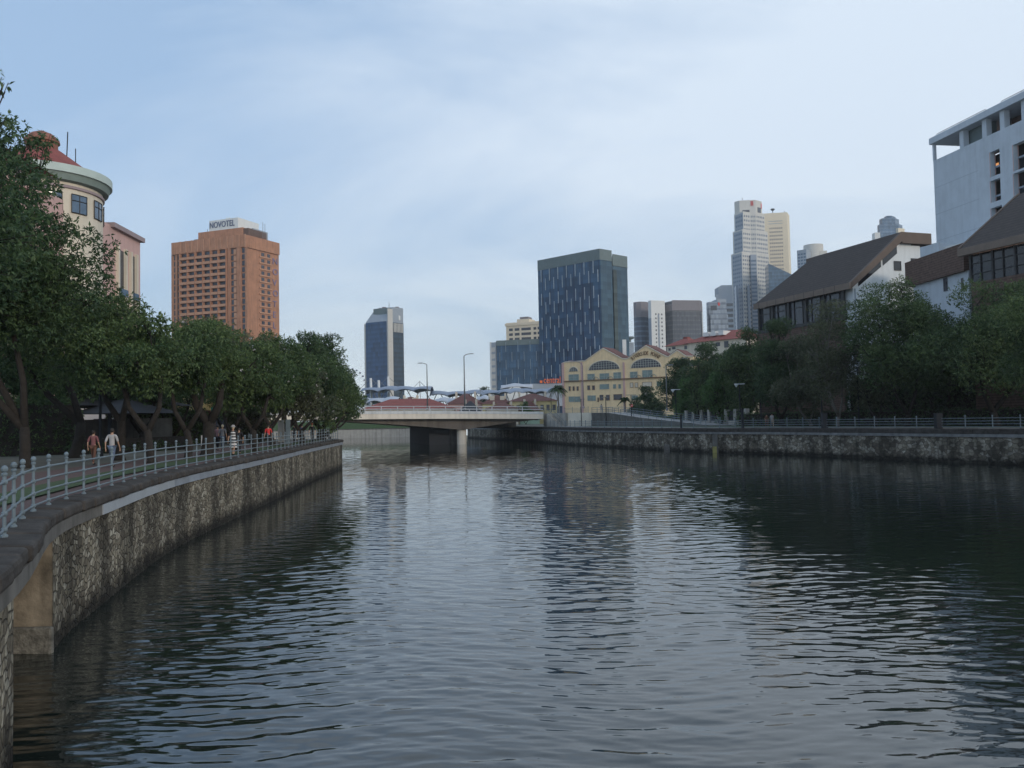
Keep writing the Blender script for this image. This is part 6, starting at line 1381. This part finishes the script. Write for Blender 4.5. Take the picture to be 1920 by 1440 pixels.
hedge([XY(1390, 122), XY(1480, 116), XY(1600, 104), XY(1760, 95), XY(1990, 80)], 2.0, 1.6, 'low dark hedge under the right bank trees', ZR - .05, 'deep', .26, 1, 6)
hedge([XY(1600, 112), XY(1760, 103), XY(1990, 90)], 5.5, 1.6, 'tall dark planting against the right bank building', ZR - .05, 'deep', .34, .7, 7)
# grey boundary wall with pillars on the right
gw = thing('boundary_wall', 'grey pillared boundary wall with dark panels behind the right railing', 'wall', v3(XY(1340, 135), ZR))
fr = Fr(XY(1285, 146), XY(1400, 124)); MB().fbox(fr, 0, fr.L, ZR, ZR + .7, -.3, 0).build('plinth', M['conc'], gw)
for k in range(8): MB().fbox(fr, fr.L * k / 7.3, fr.L * k / 7.3 + .9, ZR, ZR + 2.5, -.45, .15).build('pillar', M['conc'], gw)
for k in range(7): MB().fbox(fr, fr.L * k / 7.3 + .9, fr.L * (k + 1) / 7.3, ZR + .7, ZR + 2.2, -.2, -.1).build('panel', M['dark'], gw)

# ------------------------------------------------------------------ lamps, signs, furniture
def street_lamp(px, ybase, ytop, Y, armdx, label, r=.11, m='pole', z0=None):
    x, y = XY(px, Y); z0 = zat(px, ybase, Y) if z0 is None else z0; z1 = zat(px, ytop, Y); root = thing('street_lamp', label, 'street lamp', (x, y, z0), 'street lamps on and around the bridge')
    h = z1 - z0; q = [(x, y, z0), (x, y, z0 + h * .6), (x, y, z1 - abs(armdx) * .45)] + [(x + armdx * (1 - math.cos(a)), y, z1 - abs(armdx) * .45 + abs(armdx) * .45 * math.sin(a)) for a in (.4, .8, 1.2)] + [(x + armdx, y, z1 + .05)]
    MB().tube(q, [r * 1.5, r, r * .8, r * .7, r * .6, r * .6, r * .5], 8).build('pole', M[m], root, smooth=True)
    MB().lathe((x, y, z0), [(r * 2.4, 0), (r * 2.4, .35), (r * 1.6, .5)], 8).build('base', M[m], root)
    s_ = 1 if armdx > 0 else -1
    mb = MB(); mb.hexa([(x + armdx, y - .16, z1 - .05), (x + armdx + s_ * .9, y - .16, z1 - .0), (x + armdx + s_ * .9, y + .16, z1 - .0), (x + armdx, y + .16, z1 - .05), (x + armdx, y - .1, z1 + .14), (x + armdx + s_ * .8, y - .1, z1 + .14), (x + armdx + s_ * .8, y + .1, z1 + .14), (x + armdx, y + .1, z1 + .14)] if s_ > 0 else [(x + armdx - .9, y - .16, z1 - .0), (x + armdx, y - .16, z1 - .05), (x + armdx, y + .16, z1 - .05), (x + armdx - .9, y + .16, z1 - .0), (x + armdx - .8, y - .1, z1 + .14), (x + armdx, y - .1, z1 + .14), (x + armdx, y + .1, z1 + .14), (x + armdx - .8, y + .1, z1 + .14)])
    mb.build('lamp_head', M[m], root); return root
street_lamp(802, 769, 681, 176, -1.0, 'shorter bridge street lamp with its arm to the left')
street_lamp(872, 769, 664, 172, 1.1, 'taller bridge street lamp with its arm to the right', .12)
street_lamp(1094.5, 766, 677, 170, -2.0, 'street lamp with a long curved arm in front of the beige mall', .11, 'cornice')
street_lamp(1251, 770, 685, 158, .5, 'street lamp against the dark trees right of the beige mall', .10)
street_lamp(1296, 770, 672, 165, -.5, 'slim street lamp among the trees under the red roofs', .08)
def tee_lamp(px, ytop, Y, z0, label, white=False, hw=.75):
    x, y = XY(px, Y); z1 = zat(px, ytop, Y); root = thing('lamp_post', label, 'lamp post', (x, y, z0), 'low promenade lamps')
    MB().tube([(x, y, z0), (x, y, z1)], [.09, .06], 8).build('pole', M['dark'], root)
    mb = MB(); mb.hexa([(x - hw, y - .15, z1), (x + hw, y - .15, z1), (x + hw, y + .15, z1), (x - hw, y + .15, z1), (x - hw, y - .15, z1 + .09), (x + hw, y - .15, z1 + .09), (x + hw, y + .15, z1 + .09), (x - hw, y + .15, z1 + .09)]); mb.build('reflector', M['lampglass'] if white else M['pole'], root)
    if white: mb = MB(); mb.lathe((x - hw * .6, y, z1 - .42), [(.05, 0), (.28, .36), (.3, .42)], 10); mb.build('lamp_bowl', M['lampglass'], root)
tee_lamp(1090, 749, 163, 3.1, 'dark flat headed lamp post below the bridge end, left of the person in white')
tee_lamp(1136.5, 745, 158, 3.1, 'dark flat headed lamp post just right of the person in white')
tee_lamp(1184, 741, 150, 3.1, 'dark lamp post carrying the small red sign on the ramp', hw=.9)
tee_lamp(1034, 737, 172, 6.0, 'thin dark lamp post at the bridge end')
tee_lamp(1268, 731, 142, 3.1, 'lamp with a white bowl left of the weeping trees', True)
tee_lamp(1388, 720.5, 124, 3.1, 'lamp with a white bowl above the tall thin dark post', True)
tee_lamp(1427, 735, 118, 3.1, 'lamp with a flat pale head under the right bank trees', False)
tee_lamp(1541, 708, 103, 3.1, 'lamp with a flat pale head in the sparse grey tree', False)
tee_lamp(1610, 688, 98, 3.1, 'lamp with a white bowl in front of the white gable wall', True)
x, y = XY(1185, 149.6); rs2 = thing('sign', 'small red square sign on the ramp lamp post', 'sign', (x, y, 5.2)); z_ = zat(1185, 763, 149.6)
MB().box(x - .2, x + .2, y - .05, y, z_, z_ + .42).build('board', M['redsign'], rs2); MB().box(x - .1, x + .1, y - .07, y - .05, z_ + .15, z_ + .27).build('symbol', M['whitebuild'], rs2)
# green topped signpost, bollard, grey slabs on the left promenade
x, y = XY(399, 54); sg_ = thing('signpost', 'white signpost with a green top on the left promenade', 'signpost', (x, y, ZL)); zt_ = zat(399, 770, 54)
MB().tube([(x, y, ZL), (x, y, zt_)], .05, 8).build('pole', M['whitebuild'], sg_); MB().box(x - .1, x + .42, y - .03, y + .03, zt_ - .1, zt_ + .2).build('sign_plate', M['greensign'], sg_)
x, y = XY(380, 53); b2_ = thing('bollard', 'short white bollard sign beside the thick trunk', 'bollard', (x, y, ZL)); MB().box(x - .09, x + .09, y - .05, y + .05, ZL + .5, ZL + 1.15).build('plate', M['whitebuild'], b2_); MB().tube([(x, y, ZL), (x, y, ZL + .5)], .04, 6).build('pole', M['pole'], b2_)
for i, (px, Y, w_) in enumerate(((527, 78, .55), (540, 70, .35))):
    x, y = XY(px, Y); s3 = thing('info_pillar', ['wide grey pillar behind the railing beyond the red shirt', 'narrow pale grey pillar behind the railing'][i], 'pillar', (x, y, ZL)); MB().box(x - w_ / 2, x + w_ / 2, y - .1, y + .1, ZL + .1, ZL + 2.1).build('slab', M['conc' if i == 0 else 'rail'], s3, bevel=.01); MB().box(x - w_ / 2 - .1, x + w_ / 2 + .1, y - .2, y + .2, ZL, ZL + .1).build('base', M['concdark'], s3)
x, y = XY(188, 50); lp = thing('lamp_post', 'dark lamp post between the two walkers', 'lamp post', (x, y, ZL)); MB().tube([(x, y, ZL), (x, y, ZL + 5.6)], [.10, .06], 8).build('pole', M['dark'], lp); MB().lathe((x, y, ZL), [(.18, 0), (.18, .5), (.11, .6)], 8).build('base', M['dark'], lp); MB().lathe((x, y, ZL + 5.6), [(.1, 0), (.4, .1), (.1, .35)], 10).build('lamp_head', M['dark'], lp)
# outdoor cafe chairs (two pale ones) far left of the red shirt
for i, px in enumerate((468, 476)):
    x, y = XY(px, 74); ch = thing('cafe_chair', ['pale folding chair behind the railing, left one of the pair', 'pale folding chair behind the railing, right one of the pair'][i], 'chair', (x, y, ZL), 'pale folding chairs')
    MB().box(x - .22, x + .22, y - .22, y + .22, ZL + .43, ZL + .47).build('seat', M['rail'], ch); MB().box(x - .22, x + .22, y + .2, y + .24, ZL + .6, ZL + .95).build('backrest', M['rail'], ch)
    for sx_ in (-.2, .2):
        for sy_ in (-.2, .2): MB().tube([(x + sx_, y + sy_, ZL), (x + sx_, y + sy_, ZL + (.95 if sy_ > 0 else .44))], .018, 5).build('leg', M['rail'], ch)

# ------------------------------------------------------------------ people
def skin_mesh(verts, edges, radii, name, m, parent, sub=1, root=0):
    me = bpy.data.meshes.new('t'); me.from_pydata(verts, edges, []); o = bpy.data.objects.new('t', me); C.objects.link(o)
    md = o.modifiers.new('s', 'SKIN'); md.use_smooth_shade = True; md.branch_smoothing = .3
    for i, r in enumerate(radii): me.skin_vertices[0].data[i].radius = (r if isinstance(r, tuple) else (r, r))
    me.skin_vertices[0].data[root].use_root = True
    ss = o.modifiers.new('u', 'SUBSURF'); ss.levels = sub; ss.render_levels = sub
    dg = bpy.context.evaluated_depsgraph_get(); m2 = bpy.data.meshes.new_from_object(o.evaluated_get(dg)); bpy.data.objects.remove(o); bpy.data.meshes.remove(me)
    m2.materials.clear(); m2.materials.append(m); m2.name = name; ob = bpy.data.objects.new(name, m2); C.objects.link(ob); ob.parent = parent; return ob
def person(px, Y, zg_, face, label, top, bottom, hair='hairb', hgt=1.68, stride=.22, dress=False, stripes=False, bag=False, hat=False):
    x, y = XY(px, Y); root = thing('person', label, 'person', (x, y, zg_)); root.rotation_euler = (0, 0, face); k = hgt / 1.72
    J = {}
    def j(n_, a, b_, c): J[n_] = (a * k, b_ * k, c * k)
    j('pel', 0, 0, .95); j('wst', 0, 0, 1.08); j('chs', 0, .0, 1.28); j('nkb', 0, 0, 1.44); j('nk', 0, -.01, 1.50); j('hd0', 0, -.015, 1.56); j('hd1', 0, -.02, 1.63); j('hd2', 0, -.01, 1.69)
    for s, sg in (('L', 1), ('R', -1)):
        f_ = stride * sg
        j('hip' + s, .09 * sg, 0, .90); j('kn' + s, .10 * sg, -f_ * .5 - .03, .50); j('an' + s, .10 * sg, -f_ + (.02), .09); j('to' + s, .11 * sg, -f_ - .16, .035)
        j('sh' + s, .18 * sg, 0, 1.41); j('el' + s, .235 * sg, f_ * .35 + .03, 1.13); j('wr' + s, .24 * sg, f_ * .6 - .06, .88); j('pm' + s, .24 * sg, f_ * .65 - .08, .82)
        for q, (dx, dy, l) in enumerate(((.0, -.03, .085), (0, -.01, .095), (0, .01, .09), (0, .03, .07))): j(f'f{q}a' + s, .24 * sg, f_ * .65 - .08 + dy, .775); j(f'f{q}b' + s, .232 * sg, f_ * .65 - .085 + dy, .775 - l * .8)
        j('tha' + s, .225 * sg, f_ * .65 - .125, .80); j('thb' + s, .22 * sg, f_ * .65 - .135, .755)
    names = list(J); ix = {n_: i for i, n_ in enumerate(names)}
    E = [('pel', 'wst'), ('wst', 'chs'), ('chs', 'nkb'), ('nkb', 'nk'), ('nk', 'hd0'), ('hd0', 'hd1'), ('hd1', 'hd2')]
    for s in 'LR':
        E += [('pel', 'hip' + s), ('hip' + s, 'kn' + s), ('kn' + s, 'an' + s), ('an' + s, 'to' + s), ('nkb', 'sh' + s), ('sh' + s, 'el' + s), ('el' + s, 'wr' + s), ('wr' + s, 'pm' + s), ('pm' + s, 'tha' + s), ('tha' + s, 'thb' + s)]
        for q in range(4): E += [('pm' + s, f'f{q}a' + s), (f'f{q}a' + s, f'f{q}b' + s)]
    Rd = {'pel': (.125, .10), 'wst': (.115, .085), 'chs': (.135, .10), 'nkb': (.09, .07), 'nk': .052, 'hd0': (.065, .075), 'hd1': (.078, .095), 'hd2': (.06, .075)}
    for s in 'LR':
        Rd.update({'hip' + s: .082, 'kn' + s: .052, 'an' + s: .036, 'to' + s: .03, 'sh' + s: .052, 'el' + s: .038, 'wr' + s: .025, 'pm' + s: .028, 'tha' + s: .011, 'thb' + s: .009})
        for q in range(4): Rd[f'f{q}a' + s] = .010; Rd[f'f{q}b' + s] = .008
    def rr2(n_, g=0.0):
        r = Rd[n_]; return tuple((v + g) * k for v in r) if isinstance(r, tuple) else ((r + g) * k,) * 2
    skin_mesh([J[n_] for n_ in names], [(ix[a], ix[b_]) for a, b_ in E], [rr2(n_) for n_ in names], 'body', M['skin'], root, 1, 0)
    def sub(nl, el_, g, nm, m):
        il = {n_: i for i, n_ in enumerate(nl)}; return skin_mesh([J[n_] for n_ in nl], [(il[a], il[b_]) for a, b_ in el_], [rr2(n_, g) for n_ in nl], nm, m, root, 1, 0)
    nl = ['wst', 'pel', 'chs', 'nkb', 'shL', 'shR', 'elL', 'elR']
    sub(nl, [('pel', 'wst'), ('wst', 'chs'), ('chs', 'nkb'), ('nkb', 'shL'), ('nkb', 'shR'), ('shL', 'elL'), ('shR', 'elR')], .016, 'top', CLO[top])
    if dress:
        mb = MB(); zz = [1.10, 1.0, .85, .7, .58, .50] if not stripes else [1.42, 1.25, 1.10, 1.0, .85, .7, .58, .45]; rr3 = [.13, .155, .18, .20, .22, .235] if not stripes else [.13, .16, .14, .165, .19, .21, .225, .24]
        n = 18
        for z_, r_ in zip(zz, rr3): mb.v += [(r_ * k * math.cos(2 * math.pi * i / n), r_ * .8 * k * math.sin(2 * math.pi * i / n), z_ * k) for i in range(n)]
        mb.f = [(r * n + i, r * n + (i + 1) % n, (r + 1) * n + (i + 1) % n, (r + 1) * n + i) for r in range(len(zz) - 1) for i in range(n)]
        me = bpy.data.meshes.new('dress'); me.from_pydata(mb.v, [], mb.f); 
        o = bpy.data.objects.new('dress', me); C.objects.link(o); o.parent = root
        if stripes:
            sm_ = MC.get('stripes')
            if not sm_:
                sm_ = bpy.data.materials.new('stripes'); sm_.use_nodes = True; t = sm_.node_tree; b = t.nodes['Principled BSDF']; tcn = nd(t, 'ShaderNodeTexCoord'); sp = nd(t, 'ShaderNodeSeparateXYZ'); t.links.new(tcn.outputs['Object'], sp.inputs[0])
                f_ = mth(t, 'LESS_THAN', mth(t, 'FRACT', mth(t, 'DIVIDE', sp.outputs[2], .17)), .5); mx = nd(t, 'ShaderNodeMix', data_type='RGBA'); t.links.new(f_, mx.inputs[0]); mx.inputs[6].default_value = (.6, .6, .6, 1); mx.inputs[7].default_value = (.03, .03, .03, 1); t.links.new(mx.outputs[2], b.inputs['Base Color']); MC['stripes'] = sm_
            me.materials.append(sm_)
        else: me.materials.append(CLO[bottom])
    else:
        nl = ['pel', 'hipL', 'hipR', 'knL', 'knR', 'anL', 'anR']
        sub(nl, [('pel', 'hipL'), ('pel', 'hipR'), ('hipL', 'knL'), ('hipR', 'knR'), ('knL', 'anL'), ('knR', 'anR')], .014, 'trousers', CLO[bottom])
    hd = J['hd1']; mb = MB(); mb.ball((hd[0], hd[1] + .018 * k, hd[2] + .025 * k), .105 * k, 14, 8, 1.1)
    me = bpy.data.meshes.new('hair'); me.from_pydata([(v[0] * .86, v[1], v[2]) for v in mb.v], [], mb.f); me.materials.append(M[hair]); o = bpy.data.objects.new('hair', me); C.objects.link(o); o.parent = root
    for (a, b_, c, r_, nm, mm) in ((0, -.115, 1.60, .014, 'nose', 'skin'), (.032, -.098, 1.625, .010, 'eye', 'hairb'), (-.032, -.098, 1.625, .010, 'eye', 'hairb'), (0, -.10, 1.565, .012, 'mouth', 'hairr'), (.082, -.01, 1.61, .018, 'ear', 'skin'), (-.082, -.01, 1.61, .018, 'ear', 'skin')):
        mb = MB(); mb.ball((a * k, b_ * k, c * k), r_, 6, 4); me = bpy.data.meshes.new(nm); me.from_pydata(mb.v, [], mb.f); me.materials.append(M[mm]); o = bpy.data.objects.new(nm, me); C.objects.link(o); o.parent = root
    for s in 'LR':
        t_o = J['to' + s]; mb = MB(); mb.ball((t_o[0], t_o[1] + .07 * k, .045), .058, 8, 5, .7); me = bpy.data.meshes.new('shoe'); me.from_pydata([(v[0], (v[1] - t_o[1]) * 2.0 + t_o[1] - .06, v[2]) for v in mb.v], [], mb.f); me.materials.append(CLO['black']); o = bpy.data.objects.new('shoe', me); C.objects.link(o); o.parent = root
    if hat:
        mb = MB(); mb.lathe((hd[0], hd[1], hd[2] + .05 * k), [(.17, 0), (.17, .015), (.10, .03), (.095, .11), (.03, .13)], 14); me = bpy.data.meshes.new('hat'); me.from_pydata(mb.v, [], mb.f); me.materials.append(CLO['white']); o = bpy.data.objects.new('hat', me); C.objects.link(o); o.parent = root
    return root
pi = math.pi
person(175, 41, ZL, pi, 'person in a dull pink top and brown shorts walking away on the left path', 'pink', 'brown', hgt=1.62)
person(210, 38, ZL, pi, 'person in a white top and dark jeans walking away on the left path', 'white', 'denim', hgt=1.70, stride=.28)
person(437, 50, ZL, 0, 'person in a white hat and a black and white striped dress coming nearer', 'black', 'black', hair='hairw', hgt=1.68, dress=True, stripes=True, hat=True)
person(448, 51, ZL, .1, 'person in black walking beside the striped dress', 'black', 'black', hgt=1.55)
person(408, 60, ZL, 0, 'person in a dark top at the left of the pair by the signpost', 'mauve', 'black', hgt=1.72)
person(417, 60, ZL, pi, 'person in a grey top at the right of the pair by the signpost', 'grey', 'denim', hair='hairw', hgt=1.75)
person(503, 64, ZL, 0, 'person in a bright red shirt walking towards the camera', 'red', 'black', hgt=1.68)
person(552, 78, ZL, 0, 'person in black beside the narrow pale pillar', 'black', 'black', hgt=1.68)
person(566, 76, ZL, .2, 'person in a navy dress in the far group on the left bank', 'navy', 'navy', hair='hairb', hgt=1.64, dress=True)
person(585, 74, ZL, 0, 'red haired person in a black vest nearest the wall tip', 'black', 'black', hair='hairr', hgt=1.74)
person(1128, 160, zat(1128, 775, 160), pi, 'person in white standing at the top of the ramp', 'white', 'white', hgt=1.75)
person(1447, 106, ZR, 0, 'person in a white shirt on the right bank under the trees', 'white', 'tan', hgt=1.70)
person(1437, 108, ZR, 0, 'person in brown on the right bank next to the white shirt', 'brown', 'brown', hgt=1.62)

# ------------------------------------------------------------------ haze
hm = bpy.data.materials.new('haze'); hm.use_nodes = True; t = hm.node_tree; t.nodes.clear(); o = nd(t, 'ShaderNodeOutputMaterial'); pv_ = nd(t, 'ShaderNodeVolumePrincipled')
pv_.inputs['Color'].default_value = (.93, .96, .97, 1); pv_.inputs['Density'].default_value = .00016; pv_.inputs['Anisotropy'].default_value = .2; t.links.new(pv_.outputs[0], o.inputs['Volume'])
HAZE = True
if HAZE:
    hb_ = MB(); hb_.box(-3000, 3000, -70, 3300, -2, 330); tag(hb_.build('haze', hm), kind='stuff')
